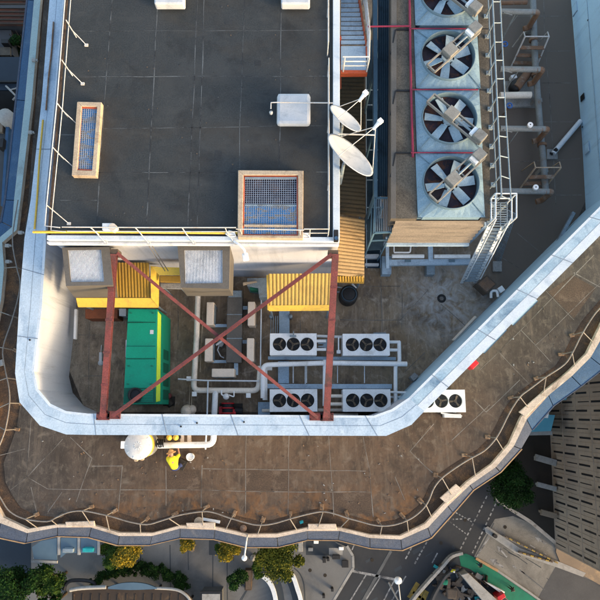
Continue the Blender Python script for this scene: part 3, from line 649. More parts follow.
MB().prism(lerp(e, [sum((Vector(p) for p in e), Vector((0, 0)))/4]*4, .01), ZR+.12, ZR+.165).build('mesh_panel', M['meshblue'], t)
t, e = grille('roof_grille', 'large square timber framed roof grille half covered by blue mesh', [(238, 170), (303.5, 170.5), (303, 238.5), (237.5, 237.5)], [(243.5, 175), (298, 175), (298, 235.5), (242.5, 235)], ZR+.35, 24, 26)
A, B, C, D = [Vector(p) for p in e]
MB().prism([A.lerp(D, .5), B.lerp(C, .5), C, D], ZR+.24, ZR+.262).build('mesh_panel', M['meshblue'], t)
MB().bar((*A.lerp(D, .5), ZR+.27), (*B.lerp(C, .5), ZR+.27), .07, .05).build('cross_bar', M['galv'], t)
MB().bar((*A.lerp(D, .86), ZR+.33), (*B.lerp(C, .86), ZR+.33), .07, .04).build('cross_bar', M['timber'], t)
MB().bar((*A.lerp(D, .02), ZR+.3), (*B.lerp(C, .02), ZR+.3), .06, .04).build('cross_bar', M['galv'], t)

# white roof boxes
q = MB(); q.px([(277, 92.5), (310.5, 92.5), (310.5, 124), (276.5, 124)], ZR+.25, ZR+.55); 
t = thing('roof_skylight', 'square white dome rooflight with a thin pole lying across it', 'rooflight', P(293, 108, ZR))
o = q.build('dome', M['tank'], t, bevel=.12)
MB().px([(278.5, 94), (309, 94), (309, 122.5), (278, 122.5)], ZR, ZR+.25).build('upstand', M['galv_lt'], t)
q = MB(); q.tube([P(333, 103, ZR+.7), P(278, 102.3, ZR+.7), P(271, 102.5, ZR+.7), P(270.8, 109, ZR+.6)], .025); q.lathe(P(271, 112, ZR+.6), [(0, ZR+.45), (.06, ZR+.48), (.07, ZR+.58), (0, ZR+.62)], 10); q.tube([P(271, 112, ZR+.5), P(271, 112, ZR+.0)], .02)
tag(q.build('antenna_pole', M['rail']), 'thin pale pole with a hooked end crossing the white rooflight', 'pole')
for (x0, x1, l) in ((154, 184, 'white vent box at the top edge of the dark roof, the left one'), (281, 310, 'white vent box at the top edge of the dark roof, the right one')):
    t = thing('vent_box', l, 'vent box', P((x0+x1)/2, -8, ZR), 'white vent boxes at the top of the roof')
    MB().rect(x0, -26, x1, 3.5, ZR+.12, ZR+.5).build('hood', M['tank'], t, bevel=.06); MB().rect(x0+2, -24, x1-2, 2, ZR, ZR+.12).build('upstand', M['galv_lt'], t)

# satellite dishes
def dish(label, cpx, rad, az, el, mast):
    c = P(*cpx, ZR+.9); t = thing('satellite_dish', label, 'satellite dish', Vector((mast.x, mast.y, ZR)), 'satellite dishes on the roof edge')
    n = Vector((math.cos(az)*math.cos(el), math.sin(az)*math.cos(el), math.sin(el))); u = Vector((-math.sin(az), math.cos(az), 0)); v = n.cross(u)
    mb = MB(); rows = []
    K = 28; rr = [0, .25, .5, .75, .92, 1.0]; dep = .20*rad
    front = [[c+(u*math.cos(2*math.pi*k/K)+v*math.sin(2*math.pi*k/K))*rad*r - n*dep*(1-r*r) for k in range(K)] for r in rr]
    back = [[p-n*.03 for p in row] for row in front]
    vs = [p for row in front for p in row]+[p for row in back for p in row]; L = len(rr); fs = []
    for i in range(L-1):
        for k in range(K):
            a, b, c_, d = i*K+k, i*K+(k+1) % K, (i+1)*K+(k+1) % K, (i+1)*K+k
            fs.append([a, b, c_, d]); fs.append([L*K+x for x in (d, c_, b, a)])
    for k in range(K): a, b = (L-1)*K+k, (L-1)*K+(k+1) % K; fs.append([a, b, L*K+b, L*K+a])
    mb.add(vs, fs, True); mb.build('reflector', M['tank'], t)
    tip = c+n*rad*1.25
    q = MB()
    for ang in (90, 210, 330):
        e = c+(u*math.cos(R(ang))+v*math.sin(R(ang)))*rad*.97; q.tube([e, tip], .015, 6)
    q.build('feed_arm', M['rail'], t)
    q = MB(); q.tube([tip-n*.12, tip+n*.2], [.05, .08], 12); q.box(tip+n*.24, (.16, .16, .14), rz=az); q.build('feed_horn', M['white'], t)
    q = MB(); q.tube([mast, c-n*(dep+.05)], .05, 8); q.tube([(mast.x, mast.y, ZR-1.2), (mast.x, mast.y, mast.z)], .06, 10); q.box((mast.x-.15, mast.y, ZR-.2), (.3, .25, .3)); q.build('mount', M['galv'], t)
az = R(42)
dish('smaller white satellite dish on the right roof edge, the upper of the two', (346, 118), .70, az, R(40), P(338, 121, ZR+.6)+Vector((.15, -.2, 0)))
dish('larger white satellite dish on the right roof edge, the lower of the two', (351, 154.5), 1.05, R(40), R(38), P(341, 161, ZR+.7)+Vector((.1, -.1, 0)))
q = MB(); q.tube([P(338, 134, ZR+.3), P(375, 135, ZR+.3)], .03); tag(q.build('stay_rod', M['rail']), 'thin pale stay rod reaching from the roof edge past the larger dish', 'rod')

# ================================================================== EAST ALLEY: stair, canopies, walkway
t = thing('access_stair', 'steel stair with blue grey treads, orange red stringers and white railings beside the dark roof', 'stair', P(350, 40, 0))
q = MB(); ztop = 6.0
for k in range(18):
    y = 44-k*4.6; q.rect(341, y-3.6, 365.0-.78*k, y, 5.28-k*.17-.05, 5.28-k*.17)
q.build('tread', M['bluegrey'], t)
MB().rect(341, 46, 366, 71.5, 5.25, 5.36).build('landing', M['bluegrey'], t)
q = MB(); q.bar(P(367, 55, 5.4), P(353.5, -38, 2.4), .08, .25); q.build('stringer', M['orange_red'], t)
q = MB(); q.bar(P(340.3, 88, 3.6), P(340.3, 36, 5.3), .07, .22); q.build('stringer', M['orange_red'], t)
MB().bar(P(340.5, 73.5, 5.3), P(367, 73.5, 5.3), .14, .25).build('landing_beam', M['orange_red'], t)
q = MB()
for zz in (5.75, 6.05, 6.35):
    q.tube([P(341, 72.5, 5.36)+Vector((0, .05, zz-5.36)), P(366.5, 72.5, 5.36)+Vector((0, .05, zz-5.36)), P(367, 46, 5.36)+Vector((0, 0, zz-5.36))], .03, 8)
    q.tube([P(367, 46, 5.36)+Vector((0, 0, zz-5.36)), P(364, 14, 4.4)+Vector((0, 0, zz-5.36)), P(355.5, -38, 2.5)+Vector((0, 0, zz-5.36))], .028, 8)
for (a, b, z_) in ((343, 72.5, 5.36), (366.5, 72.5, 5.36), (367, 46, 5.36), (365.5, 32, 4.9), (362, 5, 4.1)):
    p = P(a, b, z_); q.tube([p, p+Vector((0, 0, 1.0))], .03, 8)
q.build('railing', M['rail'], t)

def corrugated(mb, quad, z0, z1, n, depth, along='x', slope=0):
    """ribbed sheet over quad A B C D (xy): ribs run from AB to DC"""
    A, B, C, D = [Vector(p) for p in quad]; K = n*6; top = []; 
    for k in range(K+1):
        u = k/K; ph = (k % 6)/6; h = depth*(0.0 if k % 6 == 0 else (.35 if k % 6 in (1, 5) else 1))
        a = A.lerp(B, u); b = D.lerp(C, u)
        top.append((a, b, h))
    vs = []; fs = []
    for a, b, h in top: vs += [(a.x, a.y, z0+h), (b.x, b.y, z1+h), (a.x, a.y, z0-.03), (b.x, b.y, z1-.03)]
    for k in range(K):
        i = 4*k; j = i+4; fs += [[i, j, j+1, i+1], [i+2, i+3, j+3, j+2], [i, i+2, j+2, j], [i+1, j+1, j+3, i+3]]
    fs += [[0, 1, 3, 2], [4*K, 4*K+2, 4*K+3, 4*K+1]]
    mb.add(vs, fs); return mb

ZC = 2.75
t = thing('corrugated_canopy', 'tan corrugated canopy with crosswise ribs along the right side of the plant room', 'canopy', P(350, 250, 0), 'corrugated canopies round the plant room')
corrugated(MB(), W([(365, 219), (364.5, 277), (336.5, 275.5), (336.5, 216)], 3.0), 2.9, 3.1, 17, .035).build('sheet', M['mustard'], t)
q = MB()
for k in range(10):
    a = 337.5+k*2.75; q.bar(P(a, 276, 3.0), P(a+.3, 281.5, 2.6), .07, .03)
q.px([(337, 276), (364.5, 277.5), (364, 283), (337, 282)], 2.4, 2.55)
q.build('front_eave', M['yellow'], t)
for (a, b) in ((363, 230), (363, 274), (339, 274)): p = P(a, b, 2.8); MB().tube([(p.x, p.y, 0), p], .05).build('post', M['galv'], t)
t = thing('olive_canopy', 'shaded olive brown corrugated canopy below the access stair', 'canopy', P(350, 140, 0), 'corrugated canopies round the plant room')
corrugated(MB(), W([(364, 60), (365, 217), (337, 214), (337, 60)], 2.6), 2.6, 2.62, 40, .04).build('sheet', M['olive'], t)
for (a, b) in ((362, 80), (362, 210)): p = P(a, b, 2.58); MB().tube([(p.x, p.y, 0), p], .05).build('post', M['galv'], t)

t = thing('ribbed_walkway', 'long dark blue ribbed walkway roof between the plant room and the fan decks', 'walkway', P(384, 120, 0))
corrugated(MB(), W([(378, -60), (391, -60), (391, 196), (378, 196)], 4.6), 4.6, 4.6, 7, .04).build('sheet', M['navy'], t)
MB().px([(373, -60), (377.5, -60), (377.5, 197), (374, 197)], 4.3, 4.68).build('edge_strip', M['navy_lt'], t)
for b in (0, 60, 120, 190):
    for a in (376, 389): p = P(a, b, 4.5); MB().tube([(p.x, p.y, 0), p], .06).build('post', M['navy_lt'], t)
# blue cage at walkway end
t = thing('blue_cage', 'blue steel cage at the lower end of the ribbed walkway', 'cage', P(384, 215, 0))
q = MB(); zt = 4.6
quad = [P(375, 198, zt), P(392, 198, zt), P(392, 232, zt), P(374, 233, zt)]
for a, b in zip(quad, quad[1:]+quad[:1]):
    q.bar(a, b, .07, .07); q.bar(a-Vector((0, 0, 1.1)), b-Vector((0, 0, 1.1)), .05, .05); q.bar(a, a-Vector((0, 0, 4.6)), .06, .06)
q.build('frame', M['navy_lt'], t)
q = MB()
for k in range(1, 10):
    u = k/10; a = quad[0].lerp(quad[1], u); b = quad[3].lerp(quad[2], u); q.bar(a, b, .015, .015)
q.build('bars', M['bluegrey'], t)
MB().prism([p.to_2d() for p in quad], 2.0, 2.08).build('floor_plate', M['navy'], t)
# ladder-like grating bridges on the floor of the alley
for k, b in enumerate((207.5, 219, 231, 243, 254, 262.5, 268)):
    pass
t = thing('cable_tray', 'cable tray with pale rungs on the alley floor beside the tan canopy', 'cable tray', P(371, 240, 0))
q = MB()
for b in (90, 105, 120, 150, 180, 207.5, 219, 231, 243): q.bar(P(366, b, .35), P(381, b, .35), .04, .05)
q.build('rung', M['bluegrey'], t)
q = MB()
for a in (366, 380): q.bar(P(a, 60, .30), P(a+.5, 268, .30), .04, .08)
q.build('side_rail', M['bluegrey'], t)
q = MB(); q.rect(365, 254, 379, 258, .1, .4); q.rect(365, 263, 379, 265.5, .1, .35); tag(q.build('pipe_bridge', M['galv_lt'], bevel=.02), 'two pale crossbars at the mouth of the dark alley', 'crossbars')
MB_ = MB(); MB_.rect(366, 40, 381, 268, .008, .05); tag(MB_.build('floor_mat', M['navy']), 'dark blue matting on the floor of the alley below the tray', 'matting')
# black tank under canopy
t = thing('water_butt', 'round black plastic drum at the corner of the tan canopy', 'drum', P(349, 294, 0))
q = MB(); c = P(349, 294, .9); q.lathe(c, [(0, 0), (.38, 0), (.42, .1), (.42, .82), (.38, .9), (.2, .93), (0, .94)], 24); q.build('barrel', M['black'], t)
q = MB(); q.ring(c, .30, .34, .9, .95, 24); q.build('lid_ring', M['navy'], t)
q = MB(); q.tube([P(337, 292, .2), P(342, 292, .2), P(343, 288, .2), P(337, 287, .2)], .03); q.tube([P(352, 284, .6), P(356, 288, .5)], .05); tag(q.build('tap_pipe', M['galv_lt']), 'short pale pipe loop beside the round black drum', 'pipe')

# ================================================================== HOODS and YELLOW CANOPIES
def hood(label, top, bot, zt, zb, lou, z_l):
    t = thing('air_intake_hood', label, 'air hood', P(sum(p[0] for p in top)/4, sum(p[1] for p in top)/4, 0), 'taupe air hoods on the white wall')
    tw, bw = W(top, zt), W(bot, zb); lw = W(lou, zt)
    mb = MB(); n = 4
    vs = [(*p, zt) for p in tw]+[(*p, zb) for p in bw]+[(*p, zt) for p in lw]+[(*p, zt-.12) for p in lw]
    fs = [[i, (i+1) % 4, 4+(i+1) % 4, 4+i] for i in range(4)]+[[i, (i+1) % 4, 8+(i+1) % 4, 8+i] for i in range(4)]+[[8+i, 8+(i+1) % 4, 12+(i+1) % 4, 12+i] for i in range(4)]+[[7, 6, 5, 4]]
    mb.add(vs, fs); mb.build('casing', M['taupe'], t)
    A, B, C, D = [Vector(p) for p in lw]; q = MB(); K = 26
    for k in range(K):
        u = (k+.5)/K; a = A.lerp(B, u); b = D.lerp(C, u); q.box(((a.x+b.x)/2, (a.y+b.y)/2, zt-.09), ((B-A).length/K*.55, (a-b).length, .08), rz=math.atan2((a-b).y, (a-b).x)-math.pi/2)
    q.build('slat', M['frost'], t)
    MB().prism(lw, zt-.16, zt-.125).build('backing', M['frost'], t)
    return t
hood('taupe air hood with frosted slats in the left corner under the dark roof', [(62, 247.5), (109.5, 247), (113, 285), (66, 286)], [(68, 252), (113.5, 252), (118, 297.5), (74.5, 297.5)], 5.3, 3.1, [(67.5, 250), (101, 249.5), (104, 281.5), (70.5, 282)], 0)
hood('taupe air hood with frosted slats in the middle of the white wall', [(177.5, 246), (230, 246), (229, 289), (181, 287.5)], [(181, 252), (234, 254), (233, 296), (187, 296)], 5.3, 3.1, [(184, 250), (222.5, 250), (222.5, 283), (185, 283.5)], 0)

t = thing('corrugated_canopy', 'bright yellow ribbed canopy below the left air hood', 'canopy', P(118, 290, 0), 'corrugated canopies round the plant room')
corrugated(MB(), W([(76, 264), (150, 264), (150, 297.5), (76, 297.5)], ZC), ZC+.2, ZC, 24, .05).build('sheet', M['yellow'], t)
q = MB(); 
def slope_rim(q, a, b, c, d, z1, z0):      # a-b upper edge at z1, d-c lower edge at z0
    pts = [P(*a, z1), P(*b, z1), P(*c, z0), P(*d, z0)]; q.add([*pts, *[p-Vector((0, 0, .06)) for p in pts]], [[0, 1, 2, 3], [7, 6, 5, 4], [0, 4, 5, 1], [1, 5, 6, 2], [2, 6, 7, 3], [3, 7, 4, 0]])
slope_rim(q, (76, 298), (151, 298), (158.5, 307.5), (78, 307), ZC+.05, ZC-.35)
q.build('front_gutter', M['yellow_rim'], t)
q = MB(); slope_rim(q, (150.5, 266), (151, 298), (158.5, 307), (159, 267), ZC+.16, ZC-.35); q.build('side_gutter', M['yellow_rim'], t)
for (a, b) in ((80, 303), (153, 303)): p = P(a, b, ZC-.3); MB().tube([(p.x, p.y, 0), p], .05).build('post', M['galv'], t)
t = thing('corrugated_canopy', 'tan yellow ribbed canopy in the centre with lengthwise ribs and a bright rim', 'canopy', P(270, 295, 0), 'corrugated canopies round the plant room')
corrugated(MB(), W([(268.5, 275), (332, 274.5), (331, 305), (268.8, 305.5)], ZC), ZC+.2, ZC, 17, .035).build('sheet', M['sand_yellow'], t)
q = MB(); slope_rim(q, (268.5, 305.5), (331, 305), (331, 310.5), (269, 311), ZC+.03, ZC-.2); q.build('front_gutter', M['yellow_rim'], t)
q = MB(); slope_rim(q, (266.5, 275), (268.7, 275), (268.9, 310), (267.5, 310), ZC+.15, ZC+.1); q.build('side_gutter', M['yellow_rim'], t)
for (a, b) in ((270, 308), (329, 308)): p = P(a, b, ZC-.2); MB().tube([(p.x, p.y, 0), p], .05).build('post', M['galv'], t)
q = MB(); slope_rim(q, (152, 267), (180, 267.5), (180, 275), (159, 275), ZC+.55, ZC+.25); q.build('sunlit_wall_strip', M['yellow_rim'], [o for o in bpy.data.objects if o.name.startswith('corrugated_canopy') and 'bright yellow' in o['label']][0])  # added strip, its yellow stands for sun glow on the wall
# small roof bits on the wall beside hood
t = thing('yellow_door_canopy', 'small yellow door canopy on the white wall left of the middle hood', 'canopy', P(168, 278, 0))
MB().px([(159.5, 275.5), (180, 275.5), (181, 282.5), (160, 282)], 2.5, 2.6).build('sheet', M['yellow'], t, bevel=.02)
MB().px([(160, 283), (181, 283), (182, 289), (160.5, 288.5)], 2.1, 2.2).build('edge', M['conc_lt'], t, bevel=.02)
for a in (162, 179): p = P(a, 286, 2.1); MB().tube([(p.x, p.y, 0), p], .035).build('post', M['galv'], t)
t = thing('equipment_cabinet', 'grey cabinet with a green stripe below the white wall right of the middle hood', 'cabinet', P(255, 288, 0))
MB().px([(247, 278), (268, 277.5), (267.5, 297), (259, 297.5), (258, 288), (247, 286)], 0, 1.5).build('casing', M['galv'], t, bevel=.02)
MB().px([(250, 286.8), (258, 287), (258, 290.5), (250, 290)], .9, 1.4).build('panel', M['green_dk'], t)
MB().px([(243, 282.5), (256, 281), (257, 282), (243, 285)], 1.45, 1.58).build('flap', M['timber'], t)
q = MB(); q.rect(85, 309, 117.5, 318.5, 0, .9); tag(q.build('storage_chest', M['rustorange'], bevel=.03), 'orange brown chest tucked under the left yellow canopy', 'chest')
q = MB(); q.rect(119.5, 309, 125.5, 315.5, 0, .8); q.m(1); q.rect(119, 308.5, 126, 316, .8, .86); tag(q.build('small_cabinet', [M['galv'], M['galv_lt']], bevel=.02), 'small grey cabinet between the brown chest and the green generator', 'cabinet')

# ================================================================== RED STEEL FRAME
t = thing('red_steel_frame', 'red oxide steel beams and crossed braces spanning over the plant deck', 'steel frame', P(215, 330, 0))
zn, zs = 5.3, 3.85
def hb(a, b, z1, z2, w, h, name):
    q = MB(); pa, pb = P(*a, z1), P(*b, z2)
    q.bar(pa, pb, w, .02); d = Vector((0, 0, h)); q.bar(pa-d, pb-d, w, .02); q.bar(pa-d/2, pb-d/2, .02, h); return q.build(name, M['red'], t)
hb((113.5, 254), (102.5, 417), zn, zs, .23, .17, 'beam'); hb((335.5, 254), (326.5, 418), zn, zs, .25, .17, 'beam')
hb((117, 253), (318, 418), zn-.02, zs+.02, .12, .12, 'brace'); hb((332, 254), (112, 416), zn+.08, zs+.2, .12, .12, 'brace')
for (a, b) in ((113, 251.5), (333.5, 252.5)):
    q = MB(); q.rect(a-5.5, b-2.6, a+5, b+3.2, zn-.5, zn-.02); q.build('end_plate', M['wood_box'], t, bevel=.02)
for (a, b) in ((103, 416), (327, 417), (316, 416.5), (114, 415)):
    c = P(a, b, zs-.12); MB().box((c.x, c.y, ZP+.03), (.5, .3, .04)).build('base_plate', M['red'], t)
    for dx in (-.2, .2):
        for dy in (-.1, .1): MB().cyl((c.x+dx, c.y+dy), .022, ZP+.05, ZP+.09, 6).build('bolt', M['wire'], t)
for u in (.2, .4, .6, .8):
    for (a, b, c_, d_) in ((113.5, 254, 102.5, 417), (335.5, 254, 326.5, 418)):
        p = P(a, b, zn).lerp(P(c_, d_, zs), u); MB().box((p.x, p.y, p.z+.015), (.28, .09, .02)).build('splice_plate', M['red'], t)

# ================================================================== GREEN GENERATOR
t = thing('generator_enclosure', 'green generator enclosure with an edge coloured lime as if sunlit under the red frame', 'generator', P(145, 355, 0))
zg = 2.1
MB().px([(128, 308.5), (157.5, 309), (155.5, 404), (123, 404.5)], .12, zg).build('body', M['green'], t, bevel=.03)
q = MB(); a = [P(157.8, 311, zg-.02), P(161.2, 315, zg-.25), P(160.2, 401, zg-.25), P(156, 402, zg-.02)]
aa = [P(157.6, 310, zg-.02)]
b0 = [Vector((p.x-.25, p.y, zg-.6)) for p in a]
q.add(a+b0, [[0, 1, 2, 3], [7, 6, 5, 4], [0, 4, 5, 1], [1, 5, 6, 2], [2, 6, 7, 3], [3, 7, 4, 0]]); q.build('edge_panel', M['lime'], t)
q = MB(); w1 = W([(158, 311), (162.5, 313.5), (161.5, 404), (156, 404)], zg-.34); q.prism(w1, .12, zg-.34); q.build('side', M['green'], t)
q = MB()
for k in range(6):
    b = 322+k*13.5; q.px([(162.2-.012*k, b), (163.6, b), (163.4, b+10), (162, b+10)], .5, 1.5)
q.build('door_panel', M['green_dk'], t)
q = MB()
for b in (322, 346.5, 358.5): q.px([(126.5, b), (155.5, b), (155.5, b+.8), (126.3, b+.8)], zg-.01, zg+.012)
q.build('seam', M['green_dk'], t)
q = MB(); q.px([(126, 346.5), (155.5, 346.5), (155.5, 358), (125.5, 358)], zg, zg+.05); q.build('roof_panel', M['green'], t, bevel=.01)
q = MB(); q.px([(124, 388), (155, 388), (155, 403), (123.5, 403)], zg+.004, zg+.06); q.build('louver_frame', M['green_dk'], t)
q = MB(); c = P(135.5, 395, zg+.06); q.ring(c, .22, .30, zg+.06, zg+.14, 20); q.build('exhaust_ring', M['wire'], t)
q = MB(); q.cyl(c, .22, zg+.062, zg+.08, 20); q.build('exhaust_hole', M['black'], t)
q = MB()
for k in range(8): q.px([(130, 389.5+k*1.6), (131+.0, 389.5+k*1.6), (131, 390.3+k*1.6), (130, 390.3+k*1.6)], zg+.061, zg+.075); q.px([(141, 389.5+k*1.6), (153, 389.5+k*1.6), (153, 390.2+k*1.6), (141, 390.2+k*1.6)], zg+.061, zg+.078)
q.build('louver', M['green'], t)
MB().px([(150, 330), (153.5, 330), (153.4, 334), (149.9, 334)], zg+.001, zg+.01).build('rating_plate', M['galv_lt'], t)
q = MB()
for (a, b) in ((130, 313), (152, 313), (128, 366), (151, 366), (150, 384), (127, 384)): q.tube([P(a, b, zg), P(a, b, zg+.09), P(a+1.5, b, zg+.09), P(a+1.5, b, zg)], .012, 6)
q.build('lifting_eyes', M['wire'], t)
MB().rect(127, 312, 153, 404, 0, .12).build('skid', M['black'], t)
q = MB(); q.bar(P(127, 340, 2.0), P(126.5, 357, 2.0), .06, .14); q.build('handle', M['galv_lt'], t)
q = MB()
for k in range(9):
    q.px([(128+k*1.8, 322.2), (128.8+k*1.8, 322.2), (128.8+k*1.8, 323), (128+k*1.8, 323)], zg+.012, zg+.04)
q.build('rivets', M['green_dk'], t)

# ================================================================== CONDENSERS with three fans
def make_condenser(label, c, w=2.02, d=.94, h=1.2):
    t = thing('condenser_unit', label, 'condenser', c, 'white three fan condenser units')
    x, y = c.x, c.y
    mb = MB()
    # casing with three round openings in its top: body plus rings
    mb.box((x, y, .18+(h-.28)/2), (w, d, h-.28)); mb.build('casing', M['white'], t, bevel=.02)
    fx = [x-.57*w*.5-.02, x, x+.57*w*.5+.02]
    # top plate with holes
    bm = MB(); K = 24; r = .285
    xs = [x-w/2]+[(fx[0]+fx[1])/2, (fx[1]+fx[2])/2]+[x+w/2]
    for i in range(3):
        x0, x1 = xs[i], xs[i+1]; vs = []; fs = []
        for k in range(K):
            a = 2*math.pi*k/K; ca, sa = math.cos(a), math.sin(a)
            ex0, ex1 = fx[i]-x0, x1-fx[i]; ey = d/2
            s_ = min((ex1/ca if ca > 1e-6 else (-ex0/ca if ca < -1e-6 else 9)), (ey/abs(sa) if abs(sa) > 1e-6 else 9))
            vs += [(fx[i]+ca*r, y+sa*r, h), (fx[i]+ca*s_, y+sa*s_, h), (fx[i]+ca*r, y+sa*r, h-.095), (fx[i]+ca*s_, y+sa*s_, h-.095)]
        for k in range(K):
            j = (k+1) % K; fs += [[4*k, 4*k+1, 4*j+1, 4*j], [4*k, 4*j, 4*j+2, 4*k+2], [4*k+1, 4*k+3, 4*j+3, 4*j+1]]
        # fill plate corners
        bm.add(vs, fs)
        for (cx_, cy_) in ((x0, y-d/2), (x1, y-d/2), (x1, y+d/2), (x0, y+d/2)):
            pass
    # corner fills
    for i in range(3):
        x0, x1 = xs[i], xs[i+1]
        for cx_, cy_ in ((x0, -d/2), (x1, -d/2), (x1, d/2), (x0, d/2)):
            # the two rim samples on either side of the corner
            ang = math.atan2(cy_, cx_-fx[i]) % (2*math.pi); k = int(ang/(2*math.pi)*K); pts = []
            for kk in (k, (k+1) % K):
                a = 2*math.pi*kk/K; ca, sa = math.cos(a), math.sin(a); ex0, ex1 = fx[i]-x0, x1-fx[i]
                s_ = min((ex1/ca if ca > 1e-6 else (-ex0/ca if ca < -1e-6 else 9)), (d/2/abs(sa) if abs(sa) > 1e-6 else 9)); pts.append((fx[i]+ca*s_, y+sa*s_, h))
            bm.add([pts[0], (cx_, y+cy_, h), pts[1]], [[0, 1, 2]])
    bm.build('top_plate', M['white'], t)
    for i in range(3):
        fc = (fx[i], y)
        q = MB(); q.cyl(fc, .283, h-.098, h-.085, 24); f_ = q.build('fan_well', M['black'], t)
        q = MB(); rot = random.uniform(0, 2)
        for k in range(3):
            a = rot+k*2.094; dx, dy = math.cos(a), math.sin(a); px_, py_ = -dy, dx
            q.add([(fc[0]+dx*.05+px_*.03, fc[1]+dy*.05+py_*.03, h-.05), (fc[0]+dx*.05-px_*.03, fc[1]+dy*.05-py_*.03, h-.06), (fc[0]+dx*.25-px_*.045, fc[1]+dy*.25-py_*.045, h-.065), (fc[0]+dx*.25+px_*.045, fc[1]+dy*.25+py_*.045, h-.04)], [[0, 1, 2, 3]])
        q.cyl(fc, .06, h-.08, h-.03, 12); q.build('fan_blades', M['blade'], f_)
        q = MB()
        for rr in (.10, .17, .23, .285): q.tube([(fc[0]+rr*math.cos(2*math.pi*k/20), fc[1]+rr*math.sin(2*math.pi*k/20), h+.012) for k in range(20)], .004, 4, closed=True)
        for k in range(4): a = k*math.pi/4; q.tube([(fc[0]-.285*math.cos(a), fc[1]-.285*math.sin(a), h+.012), (fc[0]+.285*math.cos(a), fc[1]+.285*math.sin(a), h+.012)], .004, 4)
        q.build('guard', M['wire'], f_)
    q = MB()
    for sx in (-.4, .4): q.box((x+sx*w, y, .09), (.1, d*1.05, .18))
    q.build('foot_rail', M['galv'], t)
    return t
zc_ = 1.2
cpos = [((293.3, 344.2), 'white three fan condenser, left one of the upper row'), ((366.2, 344.6), 'white three fan condenser, right one of the upper row'),
        ((293.5, 400.4), 'white three fan condenser partly under the red brace, left one of the lower row'), ((366.8, 400.4), 'white three fan condenser in the middle of the lower row, against the diagonal wall'),
        ((441.5, 401), 'white three fan condenser outside the diagonal wall, half hidden by its coping')]
c0 = P(*cpos[0][0], zc_); c0.z = 0
cond = make_condenser(cpos[0][1], c0)
for pp, l in cpos[1:]:
    c = P(*pp, zc_); c.z = 0; r_ = dup(cond, c, l, rz=random.uniform(-.012, .012))

# pipework and trays round the condensers
def pipes(name, label, paths, r, m, cat='pipes'):
    q = MB()
    for pth in paths: q.pipe([P(*p) for p in pth], r, 10)
    return tag(q.build(name, m), label, cat)
pipes('lagged_pipe', 'long white lagged pipe running between the two condenser rows, left length', [[(263, 398, .9), (263, 365, 1.0), (324, 363, 1.0)], [(265, 400, .55), (265, 368, .6), (272, 368, .6)]], .11, M['white'])
pipes('lagged_pipe', 'long white lagged pipe running between the two condenser rows, right length', [[(333, 363, 1.0), (407, 364, 1.0)]], .11, M['white'])
pipes('riser_pipe', 'white vertical pipe beside the right end of the lower red beam', [[(324.5, 360, .85), (324.2, 406, .85)]], .075, M['white'])
pipes('riser_pipe', 'white pipe with pink joints at the right end of the condenser rows', [[(399, 341.5, .9), (399.5, 362, .95), (395.5, 366, .95), (395.5, 404, .8)]], .085, M['white'])
pipes('link_pipe', 'pair of white link pipes right of the upper right condenser', [[(389, 342, .9), (400, 342, .9)], [(389, 350, .9), (398, 350, .9)]], .07, M['white'])
pipes('link_pipe', 'pair of white link pipes between the two upper condensers', [[(316, 341, .9), (326, 341, .9)], [(316, 349.5, .9), (326, 349.5, .9)], [(317, 336, .5), (342, 337, .5)]], .065, M['white'])
pipes('link_pipe', 'pair of cream link pipes between the two lower condensers', [[(330, 396, .9), (344, 396, .9)], [(330, 404, .9), (344, 404, .9)]], .075, M['cream_pipe'])
pipes('floor_pipe', 'cream pipe along the foot of the bottom wall below the lower condensers', [[(262, 410.5, .35), (310, 410.5, .35)], [(318, 410, .35), (344, 410, .35)], [(330, 415.2, .4), (358, 415, .4)]], .07, M['cream_pipe'])
pipes('link_pipe', 'pair of white pipes passing through the diagonal wall to the outer condenser', [[(390, 392, .9), (420, 393, .9)], [(390, 397, .7), (420, 397, .7)]], .05, M['white'])
def tray(label, pts, z0, z1): 
    q = MB(); q.px(pts, z0, z1); return tag(q.build('service_tray', M['bluegrey'], bevel=.015), label, 'service tray', 'blue grey service trays round the condensers')
tray('blue grey tray under the front of the upper condensers', [(268, 356.2), (396, 357.0), (396, 360.3), (268, 359.6)], .35, .5)
tray('blue grey tray behind the lower left condenser', [(266, 383.8), (328, 384), (328, 389), (266, 388.5)], .35, .5)
tray('blue grey tray behind the lower middle condenser', [(331.5, 384), (392, 384), (392, 388.8), (331.5, 388.8)], .35, .5)
tray('blue grey tray standing lengthwise between the two left condensers', [(278, 361), (289, 361), (289, 383.5), (278, 383.5)], .15, .3)
tray('blue grey tray running from the centre canopy to the upper left condenser', [(279, 309), (289.5, 309), (289.5, 334), (279, 334)], .1, .25)
tray('pale tray at the left foot of the lower left condenser', [(258, 402), (270, 402), (270, 415), (258, 415)], .05, .2)
t = thing('pipe_rack', 'thin vertical steel rods left of the tray below the centre canopy', 'rack', P(274, 325, 0))
q = MB()
for a in (271, 273.3, 275.6, 277.6): q.tube([P(a, 316, .5), P(a-.3, 333, .5)], .02)
for (a, b) in ((290.5, 316), (271, 316)): q.lathe(P(a, b, .5), [(0, 0), (.09, 0), (.09, .55), (0, .56)], 10)
q.build('rod', M['galv'], t)
q = MB()
for (a, b0_, b1_) in ((293.2, 366, 383), (306.5, 366, 383), (337.5, 366, 383), (364.5, 366, 383), (305.2, 366, 384)): q.tube([P(a, b0_, .6), P(a, b1_, .6)], .022)
tag(q.build('support_rods', M['galv_lt']), 'thin pale rods standing across the gap between condenser rows', 'rods')
q = MB(); q.tube([P(338.5, 337, 1.25), P(338.5, 351, 1.25)], .03); q.box(P(338.5, 352, 1.0), (.16, .14, .3)); tag(q.build('isolator_post', M['galv_lt']), 'pale isolator switch on a rod left of the upper right condenser', 'switch')
